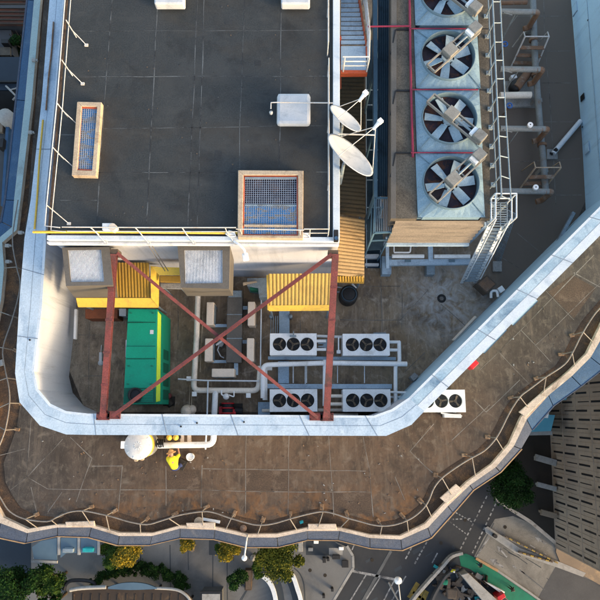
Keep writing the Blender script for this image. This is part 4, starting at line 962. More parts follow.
q = MB(); q.box(P(293, 336, 1.3), (.28, .08, .12)); q.tube([P(293.5, 336, 1.2), P(293.3, 331, 1.5)], .018); tag(q.build('isolator_switch', M['galv']), 'small grey isolator switch on the top edge of the upper left condenser', 'cable')
for (x0, y0, x1, y1, l) in ((311.5, 333.5, 326, 352, 'grey pipe manifold between the upper condensers'),):
    q = MB()
    for k in range(4): q.box(P(321, 340+k*3.3, .8), (.26, .07, .12))
    q.box(P(325, 345, .7), (.2, .5, .2)); tag(q.build('pipe_manifold', M['galv'], bevel=.01), l, 'manifold')
q = MB(); q.px([(410, 377), (414.5, 372.5), (419, 376), (414, 381)], 0, .5); tag(q.build('wall_bracket', M['conc_lt'], bevel=.02), 'small grey bracket box against the diagonal wall by the condensers', 'bracket')
q = MB(); q.px([(444, 413.5), (461, 414), (461.5, 418), (444.5, 417.5)], 0, .35); q.tube([P(441, 413, .4), P(462, 416, .4)], .03); tag(q.build('drain_tray', M['galv_lt'], bevel=.02), 'pale drain tray at the foot of the outer condenser', 'tray')
q = MB(); q.px([(373.5, 332.5), (386, 332.5), (386, 334), (373.5, 334)], .2, .5); tag(q.build('cable_box', M['galv']), 'grey cable box behind the upper right condenser', 'box')

# ================================================================== SPLIT UNITS round the grey duct
t = thing('grey_duct', 'long flat grey duct standing between the cream split units', 'duct', P(234, 325, 0))
MB().px([(227.5, 290), (242.5, 290), (241.5, 362.5), (226, 362.5)], .25, .75).build('duct', M['taupe'], t, bevel=.015)
q = MB()
for b in (314, 338): q.px([(226.7, b), (242.2, b), (242.2, b+.8), (226.7, b+.8)], .7, .77)
q.build('flange', M['galv'], t)
q = MB()
for (a, b) in ((229, 300), (239, 300), (229, 355), (239, 355)): p = P(a, b, .25); q.box((p.x, p.y, .12), (.1, .1, .25))
q.build('foot', M['galv'], t)
def split(label, rect, zt=1.0):
    x0, y0, x1, y1 = rect; a, b = P(x0, y1, zt), P(x1, y0, zt); c = (a+b)/2; w, d = abs(b.x-a.x), abs(b.y-a.y)
    t = thing('split_unit', label, 'outdoor unit', Vector((c.x, c.y, 0)), 'cream split units by the grey duct')
    q = MB(); q.box((c.x, c.y, .12+(zt-.12)/2), (w, d, zt-.12)); q.build('casing', M['cream'], t, bevel=.035)
    q = MB(); h_ = w < d; s_ = 1 if c.x < P(234, 325, 0).x else -1
    if h_:
        for k in range(2): yy = c.y+(k-.5)*d*.5; q.tube([(c.x+s_*(w/2+.005), yy+.17*math.cos(u*.524), .55+.17*math.sin(u*.524)) for u in range(12)], .012, 5, closed=True)
        q.box((c.x+s_*(w/2+.004), c.y, .55), (.012, d*.86, .66))
    else:
        q.box((c.x, c.y-d/2-.004, .55), (w*.86, .012, .66)); q.tube([(c.x+.2*math.cos(u*.524), c.y-d/2-.01, .55+.2*math.sin(u*.524)) for u in range(12)], .012, 5, closed=True)
    q.build('grille', M['galv'], t)
    q = MB()
    for s2 in (-.38, .38):
        q.box((c.x+(0 if h_ else s2*w), c.y+(s2*d if h_ else 0), .06), (w*1.1 if h_ else .08, .08 if h_ else d*1.1, .12))
    q.build('foot', M['galv'], t)
split('cream split unit left of the grey duct, upper one', (206, 302, 214, 325)); split('cream split unit left of the grey duct, lower one', (204.3, 338.3, 212.8, 361.5))
split('cream split unit right of the grey duct, upper one', (247.5, 301.5, 255, 325.5)); split('cream split unit right of the grey duct, lower one', (246.5, 338, 254, 361.5))
split('cream split unit lying crosswise below the grey duct', (211.5, 368.5, 234.5, 377))
for (p, l) in ((((215, 324), (228, 327)), 'upper left'), (((212, 360), (227, 363)), 'lower left'), (((242, 306), (247.5, 309.5)), 'upper right'), (((241, 340), (247, 343.5)), 'lower right'), (((234, 362.5), (238, 375)), 'bottom')):
    q = MB(); q.rect(p[0][0], p[0][1], p[1][0], p[1][1], .3, .42); tag(q.build('connecting_arm', M['bluegrey'], bevel=.01), 'pale arm joining the grey duct to the %s cream split unit' % l, 'arm')
q = MB(); q.px([(228.5, 290.5), (241.5, 290.5), (241.5, 297), (228.5, 297)], .752, .85); tag(q.build('duct_cap', M['galv'], bevel=.01), 'grey cap at the upper end of the long flat duct', 'cap')
q = MB(); q.tube([P(220, 343, .4), P(217.5, 350, .4), P(220.5, 356, .3), P(224, 358, .3)], .03); q.tube([P(216, 345, .5), P(222, 341, .5)], .045); tag(q.build('refrigerant_hose', M['galv_lt']), 'short pale hose beside the lower left split unit', 'hose')
q = MB(); q.cyl(P(220.5, 343.5, .5), .14, 0, .5, 14); tag(q.build('small_bottle', M['conc_lt'], bevel=.03), 'small pale canister between the left split units and the duct', 'canister')

pipes('main_pipe', 'thick cream pipe running down the deck left of the split units and along the deck', [[(198, 296, .7), (196.5, 340, .7), (193.5, 390.3, .7), (258.5, 390.6, .7), (260.5, 366, .75)]], .125, M['cream_pipe'])
pipes('branch_pipe', 'thick white pipe passing under the bottom wall and bending outside it', [[(215.5, 391, .7), (214, 420, .7), (213.5, 444.5, .6), (158, 445.5, .6)]], .13, M['white'])
pipes('thin_pipe', 'thin grey pipe crossing the deck below the cream units', [[(178, 379, .9), (205, 380.5, .9), (259, 381, .9)], [(208, 381, .9), (207, 420, .9), (205.5, 448, .6)], [(205.5, 441, .6), (205.5, 449, .3)]], .035, M['galv_lt'])
pipes('thin_pipe', 'thin pale vertical pipe right of the split units', [[(261.3, 298, .8), (260.5, 366, .8)]], .03, M['galv_lt'])
pipes('cable_run', 'thin orange cable beside the thick cream pipe', [[(202.5, 312, .4), (202.5, 320, .4), (201, 345, .4), (200, 372, .4)]], .022, M['timber'])
pipes('cable_run', 'two thin cables running down to the bottom wall', [[(190, 385, .3), (189, 408, .3)], [(192, 385, .3), (191.5, 408, .3)]], .02, M['timber'])
for (a, b, l) in ((189, 378.7, 'square white bracket at the left end of the thin grey pipe'), (194.5, 394, 'small white bracket at the corner of the thick cream pipe'), (248.5, 395.5, 'white bracket below the right end of the thick cream pipe')):
    q = MB(); q.box(P(a, b, .7), (.2, .2, .16)); q.tube([P(a, b, .6), (P(a, b, .6).x, P(a, b, .6).y, 0)], .03); tag(q.build('pipe_bracket', M['white'], bevel=.02), l, 'bracket')
q = MB(); q.pipe([P(221.5, 390, .8), P(221.5, 395, .8), P(226, 396, .8)], .035); q.lathe(P(226, 396.5, .8), [(0, .6), (.12, .62), (.14, .75), (.10, .9), (0, .94)], 14); q.pipe([P(229, 395, .8), P(234, 397, .8), P(234, 391, .8)], .03)
tag(q.build('valve_assembly', M['white']), 'white valve with a round body hanging from the cream pipe', 'valve')
q = MB(); q.lathe(P(187, 411, .5), [(0, .2), (.2, .22), (.28, .5), (.2, .75), (0, .8)], 16); q.lathe(P(192, 409.5, .5), [(0, .2), (.14, .22), (.2, .5), (.14, .72), (0, .75)], 16); q.bar(P(164.5, 414.7, .5), P(195, 414.7, .5), .1, .1)
tag(q.build('valve_lagging', M['cream']), 'lumpy cream lagged valve at the foot of the bottom wall', 'valve')

# red and black pump
t = thing('pump_set', 'red and black pump on the deck close to the bottom wall', 'pump', P(229, 408, 0))
q = MB(); c = P(228, 408, .4); q.tube([(c.x-.02, c.y-.26, .35), (c.x-.02, c.y+.22, .35)], .24, 16); q.build('pump_body', M['black'], t, bevel=.02)
q = MB(); 
for yy in (-.22, .0, .2): q.tube([(c.x-.02+.26*math.cos(u*.4488), c.y+yy+.0, .35+.26*math.sin(u*.4488)) for u in range(14)], .035, 6, closed=True)
q.box((c.x-.3, c.y-.1, .22), (.2, .34, .3)); q.box((c.x+.26, c.y-.16, .25), (.16, .22, .3)); q.build('red_casing', M['red_paint'], t, bevel=.02)
q = MB(); q.tube([(c.x+.3, c.y-.1, .25), (c.x+.62, c.y-.14, .25)], .16, 14); q.build('motor', M['black'], t)
q = MB(); q.box((c.x+.1, c.y-.05, .05), (1.0, .5, .08)); q.build('base_plate', M['boot'], t)
t = thing('fuel_pump', 'small dark pump with a red cap beside the green generator', 'pump', P(168, 400, 0))
q = MB(); c = P(168, 401, .3); q.tube([(c.x-.15, c.y+.15, .25), (c.x+.15, c.y-.2, .25)], .15, 14); q.box((c.x, c.y, .06), (.5, .4, .1)); q.build('body', M['boot'], t)
q = MB(); q.lathe((c.x+.02, c.y+.22), [(0, .2), (.13, .22), (.13, .42), (0, .46)], 14); q.build('cap', M['red'], t)

# floor bits inside left
q = MB(); q.box(P(101, 358, .08), (.12, .5, .16), rz=.05); q.tube([P(101.5, 345, .05), P(101, 352, .1)], .02); q.lathe(P(101, 363, .05), [(0, 0), (.12, 0), (.12, .12), (0, .14)], 12)
tag(q.build('floor_gully', M['galv_lt']), 'small pale gully fitting on the floor left of the red beam', 'gully')

# ================================================================== TANK and fittings outside bottom wall
t = thing('water_tank', 'round white capped tank half under the bottom coping, with a band coloured yellow as if sunlit', 'tank', P(136, 444, 0))
c = P(137.5, 445.5, 1.5)
q = MB(); q.lathe(c, [(0, 0), (.54, 0), (.54, 1.3), (.50, 1.36)], 32); q.build('shell', M['tank'], t)
q = MB(); q.lathe(c, [(.58, 1.34), (.59, 1.38), (.56, 1.42), (.40, 1.50), (.2, 1.55), (.0, 1.56)], 36); q.lathe(c, [(.58, 1.34), (.5, 1.33)], 36); q.build('lid', M['tank'], t)
q = MB()
for k in range(10):
    a = k*math.pi/5; q.bar((c.x+.1*math.cos(a), c.y+.1*math.sin(a), 1.56), (c.x+.53*math.cos(a), c.y+.53*math.sin(a), 1.445), .025, .03)
q.build('lid_rib', M['coping_lt'], t)
q = MB(); q.lathe(c, [(.545, .85), (.565, .85), (.565, 1.2), (.545, 1.2)], 32); q.build('band', M['yellow_rim'], t)  # yellow ring stands for warm sun on the tank side
q = MB(); q.box((c.x-.63, c.y+.02, 1.36), (.2, .3, .1)); q.build('hinge', M['white'], t, bevel=.02)
q = MB(); q.cyl((c.x+.75, c.y+.0), .13, .5, .72, 14); 
for k in range(4): q.tube([(c.x+.62+k*.09, c.y+.05+.17*math.cos(u*.524), .62+.17*math.sin(u*.524)) for u in range(12)], .025, 6, closed=True)
q.build('flange', M['wire'], t)
q = MB()
for (a, b) in ((136, 460), (142, 459)): q.cyl(P(a, b, .9), .07, .75, .95, 10)
q.build('tap', M['timber'], t)
t = thing('valve_pair', 'pair of yellow valve handles on pipes just outside the bottom wall', 'valve', P(172, 437, 0))
q = MB()
for a in (169, 175.5): c = P(a, 437.5, .8); q.lathe(c, [(0, .6), (.10, .62), (.13, .75), (.08, .85), (0, .86)], 12)
q.build('handle', M['yellow_rim'], t)
q = MB(); q.tube([P(164, 437, .5), P(181, 437, .5)], .06); q.build('pipe', M['boot'], t)
q = MB()
for a in (182, 189): q.px([(a-1.8, 434), (a+1.8, 434), (a+1.8, 447), (a-1.8, 447)], .35, .5)
q.build('bracket_arm', M['cream'], t, bevel=.02)
t = thing('bucket', 'white bucket on the terrace beside the crouching worker', 'bucket', P(190, 457, 0))
c = P(190, 457, .35); q = MB(); q.lathe(c, [(0, 0), (.14, 0), (.17, .36), (.15, .36), (.13, .3), (0, .3)], 20); q.build('pail', M['white'], t)
q = MB(); q.tube([(c.x+.165*math.cos(u*math.pi/8), c.y+.165*math.sin(u*math.pi/8), .37) for u in range(9)], .008, 5); q.build('handle', M['galv'], t)
q = MB(); c = P(182.5, 464.5, .1); q.box((c.x, c.y, .12), (.32, .42, .2), rz=-.5); q.tube([(c.x-.1, c.y-.05, .24), (c.x, c.y, .33), (c.x+.1, c.y+.06, .24)], .015); tag(q.build('tool_bag', M['boot'], bevel=.05), 'dark tool bag on the terrace beside the worker', 'tool bag')

# ------------------------------------------------------------------ people
def skinmesh(name, verts, edges, radii, m, parent=None, root=0, sub=2):
    me = bpy.data.meshes.new(name); me.from_pydata([Vector(v) for v in verts], edges, []); o = bpy.data.objects.new(name, me); COL.objects.link(o)
    me.materials.append(m); md = o.modifiers.new('skin', 'SKIN')
    for i, r in enumerate(radii):
        sv = me.skin_vertices[0].data[i]; sv.radius = r if isinstance(r, tuple) else (r, r); sv.use_root = (i == root)
    md.use_smooth_shade = True; md.branch_smoothing = .3
    s = o.modifiers.new('sub', 'SUBSURF'); s.levels = 1; s.render_levels = sub
    if parent: o.parent = parent
    return o
def person(label, loc, rz, pose, top_m, leg_m, hat_m, hat='cap', sub=2, group=None):
    J = pose
    V_ = ['pelvis', 'waist', 'chest', 'neck', 'head', 'crown', 'shL', 'elL', 'wrL', 'haL', 'shR', 'elR', 'wrR', 'haR', 'hipL', 'knL', 'anL', 'toL', 'hipR', 'knR', 'anR', 'toR']
    rad = dict(pelvis=(.14, .11), waist=(.13, .10), chest=(.155, .11), neck=.055, head=.088, crown=.075, shL=.065, elL=.045, wrL=.032, haL=.038, shR=.065, elR=.045, wrR=.032, haR=.038, hipL=.085, knL=.058, anL=.042, toL=.035, hipR=.085, knR=.058, anR=.042, toR=.035)
    E = [('pelvis', 'waist'), ('waist', 'chest'), ('chest', 'neck'), ('neck', 'head'), ('head', 'crown'), ('chest', 'shL'), ('shL', 'elL'), ('elL', 'wrL'), ('wrL', 'haL'), ('chest', 'shR'), ('shR', 'elR'), ('elR', 'wrR'), ('wrR', 'haR'), ('pelvis', 'hipL'), ('hipL', 'knL'), ('knL', 'anL'), ('anL', 'toL'), ('pelvis', 'hipR'), ('hipR', 'knR'), ('knR', 'anR'), ('anR', 'toR')]
    ix = {k: i for i, k in enumerate(V_)}
    o = skinmesh('person', [J[k] for k in V_], [(ix[a], ix[b]) for a, b in E], [rad[k] for k in V_], M['skin'], None, 0, sub)
    tag(o, label, 'person', group); o.location = loc; o.rotation_euler.z = rz
    def sub_(name, keys, grow, m):
        ed = [(keys.index(a), keys.index(b)) for a, b in E if a in keys and b in keys]
        rr = []
        for k in keys:
            r = rad[k]; rr.append(tuple(v*grow+.008 for v in r) if isinstance(r, tuple) else (r*grow+.012,)*2)
        return skinmesh(name, [J[k] for k in keys], ed, rr, m, o, 0, sub)
    sub_('jacket', ['pelvis', 'waist', 'chest', 'neck', 'shL', 'elL', 'shR', 'elR'], 1.30, top_m)
    sub_('trousers', ['waist', 'pelvis', 'hipL', 'knL', 'anL', 'hipR', 'knR', 'anR'], 1.12, leg_m)
    for s_ in 'LR':
        a, b = Vector(J['an'+s_]), Vector(J['to'+s_]); skinmesh('boot', [a, (a+b)/2, b], [(0, 1), (1, 2)], [(.055, .055), (.058, .05), (.05, .04)], M['boot'], o, 0, 1)
    h, n_, cr = Vector(J['head']), Vector(J['neck']), Vector(J['crown'])
    ax = (cr-n_).normalized(); u = ax.cross(Vector((0, 1, .01))).normalized(); f = u.cross(ax)*-1
    if f.y < 0: f = -f
    q = MB(); K = 20; rim = .205 if hat == 'straw' else .125
    prof = [(rim, -.005), (rim, .0), (.112, .02), (.115, .05), (.095, .10), (.05, .125), (0, .13)]
    base = h+ax*.035; vs = []
    for r, z in prof: vs += [base+ax*z+(u*math.cos(2*math.pi*k/K)+f*math.sin(2*math.pi*k/K))*r for k in range(K)]
    q.add(vs, [[i*K+k, i*K+(k+1) % K, (i+1)*K+(k+1) % K, (i+1)*K+k] for i in range(len(prof)-1) for k in range(K)], True)
    me = q.build('hat', hat_m); me.parent = o
    q = MB(); 
    for sx in (-.032, .032): q.lathe((0, 0), [(0, -.009), (.009, 0), (0, .009)], 8); 
    vs = []; qq = MB()
    for sx in (-.032, .032): qq.box(h+f*.088+u*sx+ax*.012, (.018, .012, .012))
    me = qq.build('eyes', M['black']); me.parent = o
    qq = MB(); qq.box(h+f*.098-ax*.012, (.02, .03, .03)); me = qq.build('nose', M['skin'], bevel=.006); me.parent = o
    return o
def hands(o, J):
    for s_, sg in (('L', -1), ('R', 1)):
        w, h = Vector(J['wr'+s_]), Vector(J['ha'+s_]); d = (h-w).normalized(); side = d.cross(Vector((0, 0, 1))).normalized()
        dn = Vector((0, 0, -1))
        for k in range(4):
            b = h+side*(k-1.5)*.02; L = (.07, .08, .077, .06)[k]
            f = skinmesh('finger', [b-d*.02, b+d*L*.5, b+d*L*.8+dn*.02, b+d*L*.95+dn*.04], [(0, 1), (1, 2), (2, 3)], [.010, .009, .0085, .008], M['skin'], o, 0, 1)
        b = h-d*.02+side*sg*-.03; skinmesh('thumb', [b, b+side*sg*-.03+d*.02, b+side*sg*-.035+d*.05], [(0, 1), (1, 2)], [.012, .0105, .009], M['skin'], o, 0, 1)
bend = dict(pelvis=(0, -.12, .86), waist=(0, .02, .98), chest=(0, .26, 1.08), neck=(0, .42, 1.10), head=(0, .54, 1.10), crown=(0, .60, 1.14),
            shL=(-.19, .32, 1.06), elL=(-.24, .40, .78), wrL=(-.17, .58, .62), haL=(-.15, .66, .58), shR=(.19, .32, 1.06), elR=(.26, .42, .80), wrR=(.22, .60, .64), haR=(.21, .68, .60),
            hipL=(-.10, -.12, .80), knL=(-.13, -.02, .44), anL=(-.13, -.14, .08), toL=(-.15, .06, .04), hipR=(.10, -.12, .80), knR=(.13, .0, .44), anR=(.14, -.12, .08), toR=(.16, .08, .04))
wp = P(174.5, 466, .9); wp.z = 0
o = person('worker in yellow high visibility top and straw hat bending over beside the white pipe', wp, R(12), bend, M['hivis'], M['navycloth'], M['straw'], 'straw')
hands(o, bend)
q = skinmesh('collar', [(-.05, .40, 1.1), (.05, .40, 1.1)], [(0, 1)], [.06, .06], M['hivis'], o, 0, 1)

# ================================================================== COOLING TOWER
ZT = 6.0
ct = thing('cooling_tower_base', 'long cooling tower casing with weathered concrete margins and tan louvers at its end', 'cooling tower', P(440, 120, 0))
MB().px([(393, -80), (488, -80), (488, 218), (391.5, 218)], 3.3, ZT-.3).build('casing', M['taupe'], ct)
MB().px([(391.5, -80), (414.3, -80), (417, 218.5), (391, 218.5)], ZT-.3, ZT-.02).build('margin', M['conc'], ct)
MB().px([(476.5, -80), (488, -80), (490, 218.5), (481, 218.5)], ZT-.3, ZT-.02).build('margin', M['conc'], ct)
MB().px([(411, -80), (480, -80), (484, 218), (414, 218)], ZT-.5, ZT-.25).build('deck_base', M['cowl'], ct)
# louvers on south end: slats from top to bottom, sloped outward
A0, A1 = P(396, 218.5, ZT-.2), P(486, 218.5, ZT-.2)
q = MB()
for k in range(7):
    z_ = ZT-.35-k*.36; q.add([(A0.x, A0.y-.04-.02*k, z_), (A1.x, A1.y-.04-.02*k, z_), (A1.x, A1.y-.20-.02*k, z_-.24), (A0.x, A0.y-.20-.02*k, z_-.24), (A0.x, A0.y-.02-.02*k, z_-.05), (A1.x, A1.y-.02-.02*k, z_-.05), (A1.x, A1.y-.18-.02*k, z_-.29), (A0.x, A0.y-.18-.02*k, z_-.29)],
          [[0, 1, 2, 3], [7, 6, 5, 4], [0, 4, 5, 1], [1, 5, 6, 2], [2, 6, 7, 3], [3, 7, 4, 0]])
q.build('louver', M['tan'], ct)
q = MB(); q.bar((A0.x-.02, A0.y-.30, 3.35), (A1.x+.02, A1.y-.30, 3.35), .12, .16); q.build('bottom_beam', M['bluegrey'], ct)
for a in (394, 430, 486):
    for b in (218, 120, 20): p = P(a, b, 3.3); MB().bar((p.x, p.y-(.25 if b == 218 else 0), 0), (p.x, p.y-(.25 if b == 218 else 0), 3.3), .16, .16).build('leg', M['bluegrey'], ct)
MB().px([(391.5, -80), (397, -80), (396, 218.4), (391, 218.4)], ZT-.018, ZT+.006).build('margin_strip', M['taupe'], ct)
# joints on margins
q = MB()
for b in (28.5, 89.5, 152.5): q.px([(392, b), (412.5, b), (412.5, b+.7), (392, b+.7)], ZT-.03, ZT-.012); q.px([(478.5, b), (488.5, b), (488.5, b+.7), (478.5, b+.7)], ZT-.03, ZT-.012)
q.build('joint', M['black'], ct)
# brackets (dark angled rods) at left margin
for b in (29, 90, 152):
    q = MB(); q.bar(P(390.6, b+25, ZT-.05), P(395.5, b+1, ZT+.02), .05, .05); q.bar(P(395.5, b+1, ZT), P(410, b+1, ZT+.0), .05, .04); q.build('bracket', M['black'], ct)
# fan cells
def P0(px, py): v = P(px, py, ZT); return v
cells = [(449, 50, 38, 28.5, 89), (451.2, 113, -42, 89.8, 152), (453.3, 181.5, 40, 152.8, 217), (446, -12, -42, -34, 27.8)]
def make_cell(label, c, w, d, ang):
    t = thing('fan_cell', label, 'cooling fan', Vector((c.x, c.y, ZT)), 'pale blue cooling fan cells')
    x, y = c.x, c.y; r = 1.0; K = 32
    # fan deck: sheet rising to the round cowl
    mb = MB(); vs = []; fs = []
    for k in range(K):
        a = 2*math.pi*k/K+math.pi/K; ca, sa = math.cos(a), math.sin(a); s_ = min(w/2/abs(ca), d/2/abs(sa))
        vs += [(x+ca*s_, y+sa*s_, ZT-.25), (x+ca*s_, y+sa*s_, ZT+.02), (x+ca*(r+.03), y+sa*(r+.03), ZT+.16), (x+ca*(r+.03), y+sa*(r+.03), ZT-.25)]
    for k in range(K):
        j = (k+1) % K
        for q_ in range(3): fs.append([4*k+q_, 4*j+q_, 4*j+q_+1, 4*k+q_+1])
    # square off the corners
    mb.add(vs, fs)
    for sx in (-1, 1):
        for sy in (-1, 1):
            cor = (x+sx*w/2, y+sy*d/2); ang_ = math.atan2(sy*d/2, sx*w/2) % (2*math.pi); k = int(((ang_-math.pi/K) % (2*math.pi))/(2*math.pi)*K) % K; j = (k+1) % K
            mb.add([vs[4*k+1], (*cor, ZT+.02), vs[4*j+1]], [[0, 1, 2]])
    mb.build('fan_deck', M['deckblue'], t)
    for sx in (-1, 1):
        for sy in (-1, 1): MB().bar((x+sx*w/2, y+sy*d/2, ZT+.03), (x+sx*r*.76, y+sy*r*.76, ZT+.165), .02, .02).build('deck_seam', M['cowl'], t)
    q = MB(); q.lathe((x, y), [(r+.05, ZT+.10), (r+.03, ZT+.27), (r+.005, ZT+.275), (r-.01, ZT+.2), (r-.005, ZT-.2)], 48); q.build('cowl', M['cowl'], t)
    q = MB(); q.cyl((x, y), r-.005, ZT-.06, ZT-.055, 40); q.build('fan_well', M['darkhole'], t)
    q = MB()
    fb = MB()
    for k in range(6):
        a = k*math.pi/3+.35; dx, dy = Vector((math.cos(a), math.sin(a))), Vector((-math.sin(a), math.cos(a)))
        pts = []
        for (rr, wd, tw) in ((.26, .12, .075), (.55, .15, .06), (.91, .165, .035)):
            for s2 in (-1, 1): pp = dx*rr+dy*wd*s2; pts.append((x+pp.x, y+pp.y, ZT+.08+s2*tw))
        low = [(p_[0], p_[1], p_[2]-.03) for p_ in pts]
        fb.add(pts+low, [[0, 1, 3, 2], [2, 3, 5, 4], [6, 8, 9, 7], [8, 10, 11, 9], [0, 2, 8, 6], [2, 4, 10, 8], [1, 7, 9, 3], [3, 9, 11, 5], [4, 5, 11, 10], [0, 6, 7, 1]])
        fb.bar((x+dx.x*.1, y+dx.y*.1, ZT+.07), (x+dx.x*.3, y+dx.y*.3, ZT+.07), .08, .06)
    fb.cyl((x, y), .22, ZT+.0, ZT+.13, 20)
    fb.build('fan_blades', M['fanblade'], t)
    # drive bridge
    br = bpy.data.objects.new('drive_bridge', None)
    br = MB()
    for s2 in (-1, 1): br.bar((x-1.0, y+s2*.21, ZT+.42), (x+1.45, y+s2*.21, ZT+.42), .05, .12)
    br.bar((x-1.0, y-.21, ZT+.42), (x-1.0, y+.21, ZT+.42), .05, .12); br.bar((x+.42, y-.21, ZT+.40), (x+.42, y+.21, ZT+.40), .05, .08)
    bo = br.build('drive_bridge', M['motor'], t, at=(x, y, ZT))
    q = MB(); q.box((x, y, ZT+.46), (.46, .44, .34)); g = q.build('gear_box', M['motor'], bo, bevel=.02)
    q = MB(); q.box((x+1.32, y, ZT+.52), (.42, .40, .34)); g = q.build('motor', M['motor'], bo, bevel=.03)
    q = MB(); q.box((x+1.04, y, ZT+.55), (.16, .34, .14)); g = q.build('coupling_guard', M['white'], bo, bevel=.02)
    q = MB(); q.tube([(x+.2, y, ZT+.44), (x+1.1, y, ZT+.46)], .045, 10); g = q.build('drive_shaft', M['galv'], bo)
    bo.rotation_euler.z = R(ang)
    return t
pos = {}
cc = P(449, 50, ZT); a_ = P(415, 28.5, ZT); b_ = P(478, 89, ZT); wc = abs(P(478.5, 58, ZT).x-P(414.8, 58, ZT).x); dc = abs(a_.y-b_.y)
first = make_cell('pale blue cooling fan cell, second from the top, its motor toward the upper right', Vector((P(446.8, 59, ZT).x, (a_.y+b_.y)/2, ZT)), wc, dc-.02, 43)
# fan centre row positions
lab = ['', 'pale blue cooling fan cell, third from the top, its motor toward the lower right', 'pale blue cooling fan cell at the bottom of the row, beside the tan louvers', 'pale blue cooling fan cell cut off by the top of the picture']
for (fx_, fy_, ang, y0, y1), l in list(zip(cells, lab))[1:]:
    cy = (P(450, y0, ZT).y+P(450, y1, ZT).y)/2; cxp = {113: 448.3, 181.5: 449.8, -12: 445.4}[fy_]
    r = dup(first, Vector((P(cxp, (y0+y1)/2, ZT).x, cy, ZT)), l)
    for ch in r.children:
        if ch.name.startswith('drive_bridge'): ch.rotation_euler.z = R({38: 43, -42: -43, 40: 43}[ang])
        if ch.name.startswith('fan_blades'):
            ch.rotation_euler.z = {38: .3, -42: .55, 40: .86}[ang]+(.2 if y0 < 0 else 0)
# crimson pipes
q = MB(); q.tube([P(408.5, -60, ZT+.05), P(411, 90, ZT+.05), P(412.8, 157, ZT+.05)], .045)
for b in (28.6, 89.6, 152.6): q.tube([P(411, b, ZT+.08), P(478, b, ZT+.08)], .025)
q.tube([P(368, 26.5, ZT+.0), P(411, 26, ZT+.08)], .035)
tag(q.build('sprinkler_pipe', M['red_pipe']), 'crimson sprinkler pipe running down beside the pale blue fan cells', 'pipe')
q = MB()
for b0_ in (80, 143, 205): q.tube([P(452, b0_-5, ZT+.12), P(452.5, b0_+8, ZT+.12)], .02)
# guardrail on right side of tower
t = thing('tower_guardrail', 'pale blue guardrail along the right edge of the cooling tower', 'guardrail', P(492, 100, ZT-.3))
q = MB(); pr1 = [P(490, -60, ZT+.85), P(494, 30, ZT+.85), P(497.5, 110, ZT+.85), P(501.5, 196, ZT+.85)]
q.tube(pr1, .032, 8); q.tube([p+Vector((.02, 0, -.55)) for p in pr1], .022, 8); q.build('rail', M['galv'], t)
q = MB(); pr2 = [P(497.5, -60, ZT+.7), P(501.5, 30, ZT+.7), P(505.5, 110, ZT+.7), P(511, 200, ZT+.7)]
q.tube(pr2, .028, 8); q.build('outer_rail', M['galv'], t)
for k in range(14):
    u = k/13; i = min(int(u*3), 2); f = u*3-i; p = pr1[i].lerp(pr1[i+1], f); p2 = pr2[i].lerp(pr2[i+1], f)
    q = MB(); q.tube([(p.x, p.y, ZT-.4), p], .028, 8); q.tube([p, p2], .022, 6); q.box((p.x, p.y, ZT-.02), (.16, .16, .1)); q.build('post', M['galv'], t)
# catladder and landing at south east corner of tower
t = thing('tower_ladder', 'pale steel ladder stair leading from the corner of the cooling tower to the terrace', 'ladder', P(470, 280, 0))
top_l, top_r = P(489, 226, ZT-.6), P(503, 226, ZT-.6); bot_l, bot_r = P(461.5, 283, .05), P(475, 283, .05)
q = MB(); q.bar(top_l, bot_l, .05, .14); q.bar(top_r, bot_r, .05, .14); q.build('stile', M['galv_lt'], t)
q = MB()
for k in range(1, 20):
    u = k/20; q.bar(top_l.lerp(bot_l, u), top_r.lerp(bot_r, u), .10, .025)
q.build('rung', M['galv'], t)
q = MB()
for a, b in ((top_l, bot_l), (top_r, bot_r)):
    up = Vector((0, 0, .85)); q.tube([a+up, b+up*1.0], .026, 8)
    for u in (.02, .25, .5, .75, .97): p = a.lerp(b, u); q.tube([p, p+up], .022, 6)
q.build('handrail', M['galv_lt'], t)
q = MB(); quad = [P(487, 203, ZT-.45), P(507, 203, ZT-.45), P(507, 226, ZT-.45), P(487, 226, ZT-.45)]
for k in range(11): u = k/10; q.bar(quad[0].lerp(quad[3], u), quad[1].lerp(quad[2], u), .03, .04)
for k in range(4): u = k/3; q.bar(quad[0].lerp(quad[1], u), quad[3].lerp(quad[2], u), .03, .05)
q.build('landing', M['galv'], t)
q = MB()
for a, b in ((0, 1), (1, 2), (3, 0)):
    for dz in (.5, 1.0): q.tube([quad[a]+Vector((0, 0, dz)), quad[b]+Vector((0, 0, dz))], .028, 8)
for p in quad: q.tube([p, p+Vector((0, 0, 1.0))], .028, 8); 
q.build('landing_rail', M['galv_lt'], t)
q = MB()
for p in quad[1:3]: q.bar((p.x, p.y, 0), p, .1, .1)
q.build('landing_leg', M['galv'], t)
# pipe frame in front of tower
t = thing('pipe_stand', 'blue grey steel frame carrying white pipes in front of the tan louvers', 'pipe frame', P(430, 260, 0))
q = MB(); q.bar(P(389, 263, 1.0), P(472, 262, 1.0), .26, .2); q.bar(P(387, 236, 1.6), P(387.5, 268, 1.0), .14, .14); q.bar(P(430, 238, 1.6), P(430.5, 262, 1.0), .2, .14); q.build('beam', M['bluegrey'], t)
q = MB(); q.tube([P(392, 256.2, 1.2), P(424, 256.2, 1.2)], .09, 12); q.tube([P(434, 256.4, 1.2), P(470, 256.4, 1.2)], .09, 12); q.pipe([P(394, 252.5, 1.2), P(410, 252.5, 1.2), P(411, 244, 1.2)], .04); q.tube([P(394, 244, 1.5), P(394, 252, 1.2)], .025); q.build('pipe', M['white'], t)
q = MB(); q.rect(382, 256, 391.5, 274, 0, .55); q.build('plinth', M['bluegrey'], t, bevel=.02)
q = MB(); q.rect(426.5, 262, 435, 274.5, 0, .45); q.build('plinth', M['galv'], t, bevel=.02)
q = MB()
